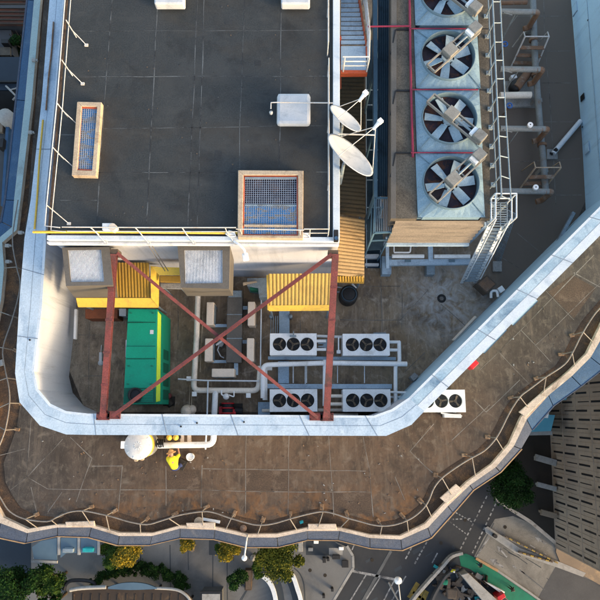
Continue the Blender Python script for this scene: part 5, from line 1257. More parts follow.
for a in (408, 452): q.rect(a-3, 259.5, a+3, 262, 1.1, 1.13)
q.build('plate', M['cowl'], t)
# items on deck near the ladder
q = MB(); q.px([(476.5, 284), (487, 275), (497, 284), (487, 293.5)], 0, .6); q.m(1); q.px([(478, 284), (487, 276.3), (495.5, 284), (487, 292)], .6, .63); tag(q.build('rusty_crate', [M['wood_box'], M['rust']], bevel=.02), 'brown weathered crate standing askew at the foot of the ladder stair', 'crate')
q = MB(); q.rect(493, 261, 502, 271.5, 0, .12); tag(q.build('pale_slab', M['conc_lt'], bevel=.02), 'pale square slab on the terrace right of the ladder stair', 'slab')
q = MB(); q.pipe([P(491, 298, .5), P(491, 291, .5), P(497, 290.5, .5), P(498, 297, .5)], .06); q.box(P(500, 290, .4), (.25, .25, .4), rz=.6); tag(q.build('wall_hook', M['white'], bevel=.01), 'white bracket box against the diagonal wall beside the crate', 'bracket')
t = thing('floor_drain', 'dark floor drain in a chalky patch in front of the cooling tower', 'drain', P(441.5, 298.5, 0))
q = MB(); c = P(441.5, 298.5, 0); q.ring(c, .10, .2, .004, .03, 20); q.build('rim', M['wire'], t)
q = MB()
for k in range(4): q.bar((c.x-.1, c.y-.09+.06*k, .02), (c.x+.1, c.y-.09+.06*k, .02), .015, .02)
q.build('bars', M['black'], t)
# wall-side grid mat right of ladder
t = thing('leaning_grating', 'grey steel grating leaning beside the ladder stair', 'grating', P(508, 245, 0))
q = MB(); a, b, c, d = P(508, 210, 2.6), P(516, 214, 2.6), P(500, 262, .05), P(494, 259, .05)
for k in range(7): u = k/6; q.bar(a.lerp(b, u), d.lerp(c, u), .02, .03)
for k in range(12): u = k/11; q.bar(a.lerp(d, u), b.lerp(c, u), .02, .02)
q.build('grid', M['galv'], t)

# ================================================================== NORTH EAST PIPEWORK
t = thing('header_pipe', 'long grey header pipe with rust stains along the right side of the plant', 'pipe', P(538, 100, 0))
MB().tube([P(531, -60, .75), P(535, 60, .75), P(539.5, 120, .75), P(546, 194, .75)], .15, 14).build('pipe', M['greypipe'], t)
q = MB()
for (a, b) in ((533.3, 40), (536, 75), (542, 145)): MB().tube([P(a, b-1.2, .75), P(a+.1, b+1.2, .75)], .21, 16).build('flange', M['rust'], t)
q = MB()
for (a, b) in ((533, 25), (538, 100), (544, 170)): p = P(a, b, .6); MB().box((p.x, p.y, .3), (.4, .2, .6)).build('saddle', M['conc_lt'], t)
for k, (b, x1, l) in enumerate(((12, 538, 'topmost'), (69.5, 543, 'second from the top'), (129, 548, 'third from the top'), (191.5, 552, 'lowest'))):
    t = thing('branch_pipe', 'grey branch pipe with a rusty elbow crossing the header pipe, %s' % l, 'pipe', P(520, b, 0), 'grey branch pipes from the tower')
    e = P(x1, b, 1.9); q = MB(); q.pipe([P(500, b-.5, 1.9), P(x1-8, b, 1.9), e-Vector((.15, 0, 0))], .13, 12); q.build('pipe', M['greypipe'], t)
    q = MB(); q.pipe([e-Vector((.3, 0, 0)), e, Vector((e.x, e.y, .75)), Vector((e.x-.25, e.y-.05, .72))], .13, 12, bend=.3); q.build('elbow', M['rust'], t)
    q = MB(); q.tube([P(503, b+2, 1.9)+Vector((0, 0, .1)), P(512, b-3+6, 1.9)], .03); q.tube([P(518, b+2, 1.8), (P(503.5, b+22, .5))], .03); q.build('stay', M['greypipe'], t)
def stile(label, pts_top, pts_bot, m):
    t = thing('step_over', label, 'step over', P(*pts_bot[0], 0), 'step overs across the pipes')
    (a, b), (c, d) = pts_top, pts_bot; A, B, C, D = P(*a, 1.6), P(*b, 1.6), P(*c, .0), P(*d, .0)
    q = MB(); q.tube([A, C], .04, 8); q.tube([B, D], .04, 8); q.tube([A, B], .03, 8); q.build('side_rail', m, t)
    q = MB()
    for u in (.35, .6, .85): q.bar(A.lerp(C, u), B.lerp(D, u), .18, .03)
    q.build('step', M['rust'], t)
    for a_, s2 in ((A, -1), (B, 1)): MB().tube([a_, (a_.x, a_.y+.3, a_.z-.1), (a_.x, a_.y+.5, 0)], .03, 8).build('back_leg', m, t)
stile('white step over frame crossing the pipes, upper one', ((525, 36.5), (549, 36.5)), ((511, 67), (536, 68)), M['rail'])
stile('rust topped step over frame crossing the pipes, lower one', ((535.5, 167.5), (561, 167.5)), ((516, 194), (541, 193)), M['timber'])
t = thing('pump_on_plinth', 'rusty pump and thick pale pipe on a light concrete plinth', 'pump', P(522, 95, 0))
MB().px([(505, 81), (534, 80), (537.5, 106), (507, 107)], 0, .18).build('plinth', M['conc_lt'], t, bevel=.02)
MB().tube([P(500, 95.5, .6), P(531, 95, .6)], .16, 14).build('pipe', M['cream_pipe'], t)
q = MB(); q.tube([P(516, 88, .5), P(529, 72, .5)], .2, 16); q.build('motor', M['rust'], t)
q = MB(); q.lathe(P(515, 87, .4), [(0, .15), (.26, .18), (.28, .45), (.2, .6), (0, .62)], 18); q.build('volute', M['black'], t)
q = MB(); q.box(P(513, 78, .4), (.28, .2, .3), rz=.3); q.build('terminal_box', M['galv_lt'], t, bevel=.02)
for (a, b, l) in ((505, 44, 'blue valve wheel beside the guardrail, upper one'), (509.5, 105.5, 'blue valve wheel beside the guardrail, lower one')):
    t = thing('valve', l, 'valve', P(a, b, 0), 'blue valve wheels'); c = P(a, b, .9); q = MB(); q.tube([(c.x+.13*math.cos(u*.524), c.y+.13*math.sin(u*.524), .9) for u in range(12)], .025, 6, closed=True)
    for u in range(3): q.tube([(c.x, c.y, .9), (c.x+.13*math.cos(u*2.1), c.y+.13*math.sin(u*2.1), .9)], .018, 6)
    q.build('wheel', M['valve_blue'], t); q = MB(); q.tube([(c.x, c.y, 0), (c.x, c.y, .92)], .035, 8); q.build('stem', M['rust'], t)
for (a, b, l) in ((530.5, 124.5, 'round white gauge on the third branch pipe'), (536, 187, 'round white gauge on the lowest branch pipe')):
    t = thing('pressure_gauge', l, 'gauge', P(a, b, 1.9), 'round white gauges'); c = P(a, b, 2.25); q = MB(); q.cyl(c, .12, 2.15, 2.25, 20); q.build('dial_case', M['white'], t)
    q = MB(); q.cyl(c, .03, 2.25, 2.258, 10); q.build('needle', M['black'], t); q = MB(); q.tube([(c.x, c.y, 1.9), (c.x, c.y, 2.15)], .03, 8); q.build('stem', M['greypipe'], t)
t = thing('wall_strut', 'thick pale strut from a square base plate up to the blue wall', 'strut', P(552, 154, 0))
q = MB(); q.px([(547, 149), (557.5, 149), (558, 159), (547, 159)], 0, .12); q.build('base_plate', M['conc_lt'], t, bevel=.02)
q = MB(); wp_, _, _ = wallpt(581, 121); q.tube([P(553, 153.5, .25), wp_+Vector((-.02, 0, 0))], .12, 12); q.build('tube', M['galv_lt'], t)
q = MB(); q.tube([P(551, 154, .12), P(557, 149, .4)], .09, 10); q.build('shoe', M['black'], t)
q = MB(); q.pipe([P(501, 3, 1.2), P(527, 2.5, 1.2)], .1); tag(q.build('stub_pipe', M['rust']), 'short rusty pipe at the top beside the topmost branch', 'pipe')
q = MB(); q.tube([P(516, 12, 1.9), P(503, 38, .6)], .04); tag(q.build('drain_pipe', M['greypipe']), 'thin grey drain pipe sloping from the topmost branch', 'pipe')

# ================================================================== STREET LEVEL
def sheet(name, pts, dz, m, th=.03):
    q = MB(); q.px(pts, Z_ST+dz-th, Z_ST+dz); return struct(q.build(name, m))
q = MB(); q.add([(-2500, -2500, Z_ST), (2500, -2500, Z_ST), (2500, 2500, Z_ST), (-2500, 2500, Z_ST)], [[0, 1, 2, 3]]); struct(q.build('ground', M['paving_dk']))
sheet('road', [(250, 760), (352, 570), (330, 500), (470, 380), (700, 300), (900, 640), (700, 800)], .008, M['asphalt'], .004)
sheet('plaza_pavement', [(-120, 470), (330, 500), (334, 541), (347, 547), (352.5, 558), (352.5, 568), (332, 602), (290, 680), (-120, 680)], .13, M['paving'], .13)
# kerb edge
q = MB(); q.line(W([(347, 546), (353, 556), (353.4, 568), (333, 602), (292, 680)], Z_ST+.15), .3, Z_ST, Z_ST+.15); struct(q.build('kerb', M['conc_lt']))
sheet('pavement_inlay', [(306, 538), (334, 541), (340, 546), (331, 555.5), (306, 555)], .135, M['paving_dk'], .004)
sheet('tactile_paving', [(329, 548), (343, 548), (342.5, 555), (329, 554.5)], .140, M['conc_lt'], .004)
q = MB()
for pts in ([(213, 541), (212.5, 620)], [(227, 545), (227.5, 620)], [(170, 545), (171, 620)], [(188, 545), (188.5, 570)], [(140, 545), (141, 565)], [(240, 600), (262, 565)], [(250, 585), (236, 610)]):
    q.line(W(pts, Z_ST+.134), .12, Z_ST+.11, Z_ST+.134)
struct(q.build('paving_joints', M['paving_dk']))
q = MB(); q.line(W(smooth([(294, 568), (300, 574), (304, 585), (305, 605)], 4), Z_ST+.14), .15, Z_ST+.1, Z_ST+.14); struct(q.build('paving_joint', M['paving_dk']))
sheet('dark_paving_panel', [(209, 540), (218, 540), (218, 555), (209, 555)], .136, M['paving_dk'], .004)
# service lane sweeps with white edges
def curve_strip(name, pts, w, dz, m, th=.004):
    q = MB(); c = W(smooth(pts, 5), Z_ST+dz); L_, R_ = [], []
    for i, p in enumerate(c):
        d = (Vector(c[min(i+1, len(c)-1)])-Vector(c[max(i-1, 0)])).normalized(); n = Vector((-d.y, d.x)); L_.append(Vector(p)+n*w/2); R_.append(Vector(p)-n*w/2)
    q.band(L_, R_, Z_ST+dz-th, Z_ST+dz); return q.build(name, m)
struct(curve_strip('ramp_path', [(252, 555), (264, 568), (275, 580), (280, 600), (281, 625)], 1.1, .140, M['paving_dk']))
struct(curve_strip('ramp_path', [(280, 556), (287, 572), (294, 588), (298, 605), (300, 625)], 1.1, .140, M['paving_dk']))
for (pts, l) in (([(262, 576), (268, 581), (273, 590), (276, 604), (277, 625)], 'white low kerb wall curving beside the left ramp'), ([(287, 571), (293, 577), (297, 588), (301, 602), (303, 625)], 'white low kerb wall curving beside the right ramp')):
    tag(curve_strip('ramp_wall', pts, .5, .75, M['galv_lt'], .62), l, 'low wall')
# concrete lanes
sheet('worn_roadway', [(495, 519), (513, 516), (530, 523), (556, 542), (640, 605), (640, 760), (580, 700), (474, 557), (484, 537)], .014, M['conclane'], .004)
sheet('dark_roadway', [(556, 566), (640, 600), (640, 740), (538, 598)], .020, M['greyroof'], .004)
sheet('planting_bed', [(497, 497), (480, 470), (520, 420), (556, 395), (558, 542), (545, 533), (530, 519)], .12, M['soil'], .11)
q = MB(); q.line(W([(494, 488), (498, 500), (512, 510), (531, 522), (557, 544)], Z_ST+.16), .42, Z_ST, Z_ST+.16); struct(q.build('kerb', M['kerb']))
sheet('forecourt', [(557, 545), (600, 566), (660, 600), (660, 640), (600, 585), (560, 562), (556, 552)], .14, M['warmpave'], .13)
q = MB()
def mk(a, b, w, m=0, dz=.022):
    q.m(m); q.line(W([a, b], Z_ST+dz), w, Z_ST+dz-.004, Z_ST+dz)
def dash(a, b, w, n, duty=.6, m=0, dz=.022):
    A, B = Vector(a), Vector(b)
    for k in range(n): mk(tuple(A.lerp(B, k/n)), tuple(A.lerp(B, (k+duty)/n)), w, m, dz)
dash((487, 496), (459.5, 551), .16, 12); dash((498, 499), (471.5, 555), .16, 12); mk((489.5, 537), (476, 557), .18)
dash((453, 511), (473, 522.5), .14, 7); dash((447.5, 520), (467, 534.5), .14, 7); dash((447.5, 519.5), (472, 518.5), .14, 6)
mk((437.5, 553), (432, 563), .15); dash((414, 543), (405, 560), .16, 4, .75); dash((429, 538), (414, 565), .18, 7, .7)
mk((352.5, 571), (395, 579.5), .28); mk((366, 575), (347, 606), .16); mk((380, 577.5), (362, 606), .16); mk((394, 581), (383, 602), .16); mk((398, 590), (391, 602), .16)
mk((391, 551), (360, 606), .35, 1); mk((355, 543), (352, 550), .14); mk((406, 576), (401, 584), .15)
for (a, b) in (((418, 583), (409, 598)), ((423, 588), (416, 603)), ((427, 591), (422, 603))): mk(a, b, .55, 2)
mk((413, 592), (424, 600), .3, 2)
# arrows on worn roadway
def arrow(a, b, w):
    A, B = P(*a, Z_ST).to_2d(), P(*b, Z_ST).to_2d(); d = (B-A).normalized(); n = Vector((-d.y, d.x)); h = w*3.2
    q.m(0); q.line([A, B-d*h], w, Z_ST+.024, Z_ST+.028); q.prism([B-d*h+n*w*1.6, B-d*h-n*w*1.6, B], Z_ST+.024, Z_ST+.028)
arrow((507, 557), (497, 546), .2); arrow((503, 567), (490, 559), .26); arrow((546, 544), (535, 537), .2); dash((513, 566), (530, 577), .2, 2, .4, 0, .028); dash((530, 545), (556, 560), .14, 2, .4, 0, .028)
mk((494, 523), (476, 556), .14, 1, .024); mk((520, 570), (545, 590), .12, 1, .028)
struct(q.build('road_markings', [M['paint'], M['paint_worn'], M['paint_yellow']]))
# worn patches, drains and covers in the roads
q = MB(); rnd = random.Random(12)
for k in range(16):
    a, b = rnd.uniform(352, 470), rnd.uniform(545, 612)
    if a > 420 and b > 556: continue
    w_ = rnd.uniform(2, 9); h_ = rnd.uniform(1, 4); q.px([(a, b), (a+w_, b-.6*w_), (a+w_+.4*h_, b-.6*w_+h_), (a+.4*h_, b+h_)], Z_ST, Z_ST+.0125)
for k in range(9):
    a = rnd.uniform(488, 560); b = 528+(a-490)*.55+rnd.uniform(4, 34); w_ = rnd.uniform(8, 26)
    q.wline(W([(a, b), (a+w_*.5, b+w_*.3+rnd.uniform(-1, 1)), (a+w_, b+.6*w_)], Z_ST), rnd.uniform(.05, .12), Z_ST+.014, Z_ST+.0185)
struct(q.build('road_patches', M['paving_dk']))
q = MB()
for (a, b) in ((372, 560), (441, 543), (465, 520), (310, 570), (275, 552), (180, 575), (325, 575), (505, 527)):
    c = P(a, b, Z_ST); q.cyl(c, .22, Z_ST, Z_ST+(.14 if a < 345 else .03), 14)
struct(q.build('road_covers', M['soil']))
# median with yellow black railing
q = MB(); q.px([(484.5, 528), (488, 526.5), (520, 548), (560, 562), (586, 573), (583, 577), (556, 567), (515, 553), (486, 533)], Z_ST, Z_ST+.18); struct(q.build('median', M['conc_lt']))
q = MB(); q.cyl(P(493.5, 535, Z_ST), .25, Z_ST+.18, Z_ST+.8, 12); tag(q.build('bollard', M['black'], bevel=.05), 'black bollard near the tip of the pale median', 'bollard')
for i, (a, b, n, l) in enumerate((((503.5, 535.5), (556, 562), 14, 'yellow and black barrier along the upper side of the pale median'), ((517, 551), (551, 561), 9, 'yellow and black barrier along the lower side of the pale median'))):
    t = thing('road_barrier', l, 'barrier', P(*a, Z_ST), 'yellow and black road barriers'); A, B = P(*a, Z_ST), P(*b, Z_ST)
    for k in range(n):
        q = MB(); u0, u1 = k/n, (k+.86)/n; q.bar(A.lerp(B, u0)+Vector((0, 0, .55)), A.lerp(B, u1)+Vector((0, 0, .55)), .16, .4); q.build('rail_segment', M['paint_yellow'] if k % 2 else M['wood_box'], t)
    q = MB(); q.bar(A+Vector((0, 0, .25)), B+Vector((0, 0, .25)), .25, .15); q.build('base', M['conc_lt'], t)
# green path and building site
sheet('green_path', [(459, 555), (466, 553.5), (476, 558), (500, 574), (540, 602), (560, 620), (530, 640), (511, 602), (486, 581), (470, 569), (461, 566)], .03, M['paint_green'], .006)
q = MB(); q.line(W([(498, 571), (530, 593), (560, 615)], Z_ST+.2), .25, Z_ST, Z_ST+.2); struct(q.build('kerb', M['conc_lt']))
q = MB(); q.line(W([(476, 558.5), (498, 571)], Z_ST+.2), .3, Z_ST, Z_ST+.2); struct(q.build('kerb', M['trim']))
sheet('site_ground', [(459, 555), (461, 567), (486, 582), (512, 604), (530, 640), (380, 680), (430, 585)], .02, M['paving_dk'], .006)
q = MB(); q.line(W(smooth([(463, 553.5), (452, 557), (443, 567), (430, 581), (416, 597), (405, 612)], 4), Z_ST+.9), .35, Z_ST, Z_ST+.9); tag(q.build('site_wall', M['conc_lt'], bevel=.03), 'pale curved low wall round the building site by the junction', 'wall')
q = MB(); q.line(W(smooth([(459, 569), (448, 575), (441, 585), (433, 600), (428, 620)], 4), Z_ST+1.1), .25, Z_ST, Z_ST+1.1); tag(q.build('site_fence', M['greyroof']), 'dark inner fence curving through the building site', 'fence')
q = MB(); q.px([(461, 575), (468, 573), (497, 600), (520, 640), (500, 640), (487, 606)], Z_ST, Z_ST+2.2); tag(q.build('site_cabin', M['conc_lt'], bevel=.05), 'long pale roofed site cabin beside the green path', 'cabin')
q = MB(); q.px([(497, 597), (504, 593), (506, 597), (499, 602)], Z_ST, Z_ST+1.8); tag(q.build('site_kiosk', M['red_paint'], bevel=.05), 'small red topped kiosk at the lower edge of the green path', 'kiosk')
q = MB(); q.px([(485, 582), (490, 584), (505, 592), (503, 595)], Z_ST+.0, Z_ST+1.0); tag(q.build('site_barrier', M['white'], bevel=.03), 'white barrier between the site cabin and the green path', 'barrier')
for (x0, y0, x1, y1, m, l) in ((441, 579, 449, 586, 'paint_green', 'green tarpaulin pile inside the building site'), (446, 588, 458, 600, 'wood_box', 'dark rubble heap inside the building site'), (456, 566, 462, 570, 'wood_box', 'brown timber stack near the site wall')):
    q = MB(); q.px([(x0, y0), (x1, y0+1), (x1-1, y1), (x0+1, y1-1)], Z_ST, Z_ST+.7); tag(q.build('material_pile', M[m], bevel=.2), l, 'pile')
stand = dict(pelvis=(0, 0, .95), waist=(0, 0, 1.1), chest=(0, .01, 1.32), neck=(0, .01, 1.50), head=(0, .03, 1.63), crown=(0, .03, 1.70), shL=(-.19, 0, 1.42), elL=(-.27, .0, 1.14), wrL=(-.27, .12, .92), haL=(-.26, .16, .85), shR=(.19, 0, 1.42), elR=(.27, 0, 1.14), wrR=(.27, .12, .92), haR=(.26, .16, .85),
             hipL=(-.10, 0, .88), knL=(-.11, .08, .48), anL=(-.12, .0, .08), toL=(-.12, .18, .04), hipR=(.10, 0, .88), knR=(.11, .02, .48), anR=(.11, -.16, .08), toR=(.11, .02, .04))
person('worker in a yellow jacket and white helmet standing inside the building site', P(450.5, 568, Z_ST+.02), R(200), stand, M['hivis'], M['navycloth'], M['whitehat'], sub=1)
person('person in dark clothes walking on the upper end of the green path', P(478, 563, Z_ST+.03), R(60), stand, M['boot'], M['navycloth'], M['boot'], sub=1)
person('person in dark clothes walking further down the green path', P(509, 586.5, Z_ST+.03), R(240), stand, M['boot'], M['boot'], M['wood_box'], sub=1)
q = MB(); rnd = random.Random(77); q2 = []
mats_ = ['wood_box', 'conc_lt', 'rust', 'teal', 'galv_lt', 'soil', 'paint_yellow', 'red_paint', 'timber']
for k in range(75):
    a = rnd.uniform(436, 486); b = 560+(a-436)*.25+rnd.uniform(4, 36); p = P(a, b, Z_ST); q.m(min(int(rnd.expovariate(.8)), 8)); z_ = rnd.uniform(.15, .6)
    q.box((p.x, p.y, Z_ST+.03+z_/2), (rnd.uniform(.15, 1.8), rnd.uniform(.12, .6), z_), rz=rnd.uniform(0, 3))
struct(q.build('site_rubble', [M[k] for k in mats_]), 'stuff')
# street lamp over the junction
t = thing('street_lamp', 'white street lamp with a round head over the stop line', 'street lamp', P(392, 600, Z_ST))
q = MB(); hp = P(398, 580.5, Z_ST+9); bp = Vector(P(389, 583, Z_ST)); q.tube([bp, (bp.x, bp.y, Z_ST+8.6)], [.12, .07], 10); q.pipe([(bp.x, bp.y, Z_ST+8.6), (bp.x, bp.y, Z_ST+9.1), (hp.x, hp.y, Z_ST+9.1)], .06); q.build('column', M['rail'], t)
q = MB(); q.lathe(hp, [(0, Z_ST+8.8), (.40, Z_ST+8.85), (.42, Z_ST+9.05), (.25, Z_ST+9.2), (0, Z_ST+9.24)], 20); q.build('lamp_head', M['white'], t)
# plaza furniture
for (a, b, l) in ((324, 558.5, 'dark litter bin left of the other on the plaza near the junction'), (327.8, 558, 'dark post beside the litter bin on the plaza'), (336, 556.3, 'dark bench on the plaza below the tactile paving'), (345, 563.5, 'square dark manhole box near the plaza kerb'), (332, 588, 'small dark post low on the plaza'), (323.5, 594.5, 'small dark post nearest the bottom edge of the plaza')):
    w, d, h = (.9, .45, .45) if 'bench' in l else ((.75, .75, .25) if 'manhole' in l else ((.3, .3, .9) if 'post' in l else (.38, .5, 1.0)))
    p = P(a, b, Z_ST+.13); q = MB(); q.box((p.x, p.y, p.z+h/2), (w, d, h)); q.box((p.x, p.y, p.z+h+.03), (w*1.12, d*1.12, .06)); tag(q.build('bench' if 'bench' in l else ('utility_box' if 'manhole' in l else ('bollard' if 'post' in l else 'litter_bin')), M['black'], bevel=.03), l, 'bench' if 'bench' in l else ('box' if 'manhole' in l else ('post' if 'post' in l else 'bin')))
for (a, b, m, l) in ((316, 541.5, 'white', 'small white marker plate by the tower foot'), (341, 548, 'white', 'round white cap beside the plaza corner'), (300.5, 546, 'conc_lt', 'pale post at the tower foot right of the big tree'), (310.5, 549, 'conc_lt', 'pale flat plate set in the dark paving')):
    p = P(a, b, Z_ST+.13); q = MB(); q.box((p.x, p.y, p.z+.2), (.6, .4 if 'post' not in l else 1.2, .3)); tag(q.build('marker_plate', M[m], bevel=.05), l, 'marker')
t = thing('planter_box', 'long dark brown planter box beside the round bush on the plaza', 'planter', P(248, 580, Z_ST+.13))
MB().px([(245, 569.5), (252.3, 569.5), (251.5, 590.5), (244.5, 590.5)], Z_ST+.13, Z_ST+1.0).build('box', M['timberroof'], t, bevel=.05)
MB().px([(246, 570.5), (251.3, 570.5), (250.6, 589.5), (245.5, 589.5)], Z_ST+1.003, Z_ST+1.06).build('lid', M['wood_box'], t)
t = thing('kiosk_roof', 'small grey flat roofed kiosk at the bottom edge of the plaza', 'kiosk', P(211, 598, Z_ST+.13))
MB().px([(201, 592.5), (221, 592.5), (221, 625), (201, 625)], Z_ST+.13, Z_ST+2.6).build('wall', M['greyroof'], t)
MB().px([(200, 591.5), (222, 591.5), (222, 627), (200, 627)], Z_ST+2.6, Z_ST+2.85).build('roof', M['black'], t)
MB().px([(202, 594), (220, 594), (220, 625), (202, 625)], Z_ST+2.853, Z_ST+2.9).build('roof_panel', M['conc_lt'], t)
q = MB(); p = P(253.5, 557, Z_ST); q.lathe(p, [(0, Z_ST+.1), (.35, Z_ST+.13), (.4, Z_ST+.6), (.25, Z_ST+.9), (0, Z_ST+.95)], 14); tag(q.build('stone_sphere', M['conc_lt']), 'pale stone ball at the foot of the tower between the trees', 'stone')
q = MB(); p = P(193.5, 546, Z_ST); q.box((p.x, p.y, Z_ST+.6), (.35, 1.0, 1.0)); tag(q.build('sign_post', M['warmpave'], bevel=.05), 'pale upright sign beside the small yellow tree', 'sign')

# glass canopy at lower left
t = thing('glass_canopy', 'blue glazed canopy with pale dividers at the foot of the tower, lower left', 'canopy', P(65, 550, Z_ST+.13))
z_ = Z_ST+4
for pts in ([(32, 547), (41, 541), (57, 538), (57, 560), (34, 559)], [(60.5, 538), (77, 538), (77, 553), (66, 553.5), (60.5, 558)], [(80.5, 538), (97, 538), (97, 553), (80.5, 553)]):
    MB().px(pts, z_, z_+.08).build('pane', M['glassblue'], t)
q = MB()
for a in (58.7, 78.7, 98.5): MB().px([(a-1.2, 536), (a+1.2, 536), (a+1.2, 555), (a-1.2, 555)], z_-.1, z_+.14).build('divider', M['conc_lt'], t)
MB().px([(31, 560), (57, 561), (57, 563.5), (31, 562.5)], z_-.1, z_+.14).build('divider', M['conc_lt'], t)
for (a, b) in ((34, 558), (58.7, 553), (78.7, 553), (98, 553)): p = P(a, b, z_-.1); MB().tube([(p.x, p.y, Z_ST), p], .12).build('column', M['conc_lt'], t)
for (a, b, l) in ((68, 550.5, 'left'), (88, 550, 'right')):
    q = MB(); c = P(a, b, Z_ST+4.4); q.box((c.x, c.y, z_+.28), (1.3, .45, .4)); q.box((c.x, c.y, z_+.14), (1.0, .6, .1)); tag(q.build('roof_sign', M['teal'] if l == 'right' else M['galv'], bevel=.05), 'small teal tinted box lying on the %s glazed bay' % l if l == 'right' else 'small grey box lying on the middle glazed bay', 'box')
sheet('dark_stairwell', [(-40, 520), (31, 535), (31, 580), (-40, 600)], .15, M['navyroof'], .02)
# pavilion with brown roof
t = thing('pavilion', 'dark brown roofed pavilion with pale curved edge tube and a glass lens, bottom left', 'pavilion', P(135, 600, Z_ST+.13))
zp = Z_ST+3.6
roof = smooth([(72, 591), (82, 588.5), (106, 587), (122, 586), (140, 585.5), (156, 587), (180, 590.5), (190, 597), (196, 610), (196, 640)], 4)+[(72, 640)]
MB().px(roof, zp-.3, zp).build('roof', M['timberroof'], t)
q = MB(); q.tube([P(a, b, zp+.1) for a, b in smooth([(70, 590), (82, 588), (106, 587)], 4)], .22, 10); q.build('edge_tube', M['conc_lt'], t); q = MB(); q.tube([P(a, b, zp+.1) for a, b in smooth([(155, 588), (172, 589), (182, 592), (190, 600), (196, 615)], 4)], .16, 10); q.build('edge_tube', M['conc_lt'], t)
lens = smooth([(108, 587), (120, 583.5), (133, 582.5), (146, 584), (157, 588)], 4)+smooth([(157, 589), (132, 590), (108, 589)], 3)
MB().px(lens, zp+.01, zp+.3).build('glass_lens', M['glassblue'], t)
q = MB(); 
for k in range(14): a = 74+k*8.8; q.bar(P(a, 594, zp+.03), P(a-2, 640, zp+.03), .12, .06)
q.build('roof_batten', M['timberroof'], t)
for (a, b) in ((76, 596), (110, 592), (155, 593), (188, 604)): p = P(a, b, zp-.3); MB().tube([(p.x, p.y, Z_ST), p], .15).build('column', M['black'], t)
q = MB(); q.tube([P(a, b, zp-.4) for a, b in smooth([(64, 590), (66, 584), (72, 580.5), (86, 580.5), (94, 583), (95, 588)], 4)], .22, 8); tag(q.build('arched_rail', M['black']), 'black arched rail left of the brown pavilion', 'rail')

# ------------------------------------------------------------------ vegetation
def crown_mesh(c, r, hz, n, leaf, seed, lobes=9):
    rnd = random.Random(seed); q = MB(); L = []
    for k in range(lobes):
        a = rnd.uniform(0, 6.283); d = r*rnd.uniform(.15, .80); L.append((Vector((c.x+d*math.cos(a), c.y+d*math.sin(a), c.z+hz*rnd.uniform(-.6, .6))), r*rnd.uniform(.18, .46)))
    vs, fs = [], []
    for i in range(n):
        lc, lr = L[rnd.randrange(lobes)]; v = Vector((rnd.gauss(0, 1), rnd.gauss(0, 1), rnd.gauss(0, 1))).normalized()*lr*(rnd.uniform(.15, 1.1)**.5 if rnd.random() < .85 else rnd.uniform(1.0, 1.45))
        p = lc+Vector((v.x, v.y, v.z*.8)); s_ = leaf*rnd.uniform(.6, 1.3)
        d1 = (Vector((rnd.uniform(-1, 1), rnd.uniform(-1, 1), rnd.uniform(-.6, .6)))).normalized()*s_; d2 = d1.cross(Vector((rnd.uniform(-.5, .5), rnd.uniform(-.5, .5), 1))).normalized()*s_*.55
        o = len(vs); vs += [p-d1, p+d2, p+d1, p-d2]; fs.append([o, o+1, o+2, o+3])
    q.add(vs, fs); return q
def tree(name, label, px_, py_, rpx, h, m, seed, group=None, n=2600, leaf=.22, base=Z_ST+.13, cat='tree', lobes=9):
    top = base+h*.72; c = P(px_, py_, top); r = rpx*scale_at(px_, py_, top)
    t = thing(name, label, cat, Vector((c.x, c.y, base)), group)
    q = crown_mesh(Vector((c.x, c.y, top)), r, h*.3, int(n*2.9), leaf*.66, seed, lobes); q.build('crown', m, t)
    rnd = random.Random(seed); q = MB(); q.tube([(c.x, c.y, base), (c.x+.1, c.y, base+h*.35), (c.x, c.y+.1, top)], [.035*h, .028*h, .012*h], 8)
    for k in range(5):
        a = k*1.26+rnd.random(); q.tube([(c.x, c.y, base+h*.38), (c.x+r*.35*math.cos(a), c.y+r*.35*math.sin(a), base+h*.6), (c.x+r*.7*math.cos(a), c.y+r*.7*math.sin(a), top+.1*h)], [.02*h, .012*h, .005*h], 6)
    q.build('trunk', M['bark'], t); return t
def shrub(label, px_, py_, rpx, h, m, seed, n=900, leaf=.18, base=Z_ST+.13):
    return tree('shrub', label, px_, py_, rpx, h, m, seed, None, n, leaf, base, 'shrub', 6)
tree('street_tree', 'leafy dark green tree between the tower ledge and the taupe facade', 514, 481, 23, 8, M['leaf_dark'], 3, n=5200, leaf=.2, lobes=14)
tree('street_tree', 'yellow leaved tree at the tower foot above the pavilion', 129, 551, 15, 6, M['leaf_yellow'], 5, n=2600, leaf=.2)
tree('street_tree', 'dark green tree left of the yellow one above the pavilion', 110, 556, 13, 5, M['leaf_mid'], 6, n=2000, leaf=.2)
tree('street_tree', 'small yellow leaved tree alone on the plaza', 186, 546, 9, 4, M['leaf_yellow'], 8, n=1100, leaf=.16)
tree('street_tree', 'bright yellow leaved tree under the white camera arm', 231, 550, 14, 5.5, M['leaf_yellow'], 9, n=2400, leaf=.19)
tree('street_tree', 'wide olive green tree in the middle of the tower foot', 280, 558, 24, 7, M['leaf_olive'], 10, n=5600, leaf=.2, lobes=15)
shrub('olive shrub beside the bright yellow tree', 222, 548, 8, 3, M['leaf_mid'], 11)
shrub('round dark green bush left of the brown planter box', 236, 580, 11, 3, M['leaf_dark'], 12, n=1500)
shrub('small green bush above the brown planter box', 256, 570, 7, 2.2, M['leaf_mid'], 13, n=800)
shrub('little green plant at the start of the left ramp', 260, 577, 4, 1.4, M['leaf_mid'], 14, n=400, leaf=.13)
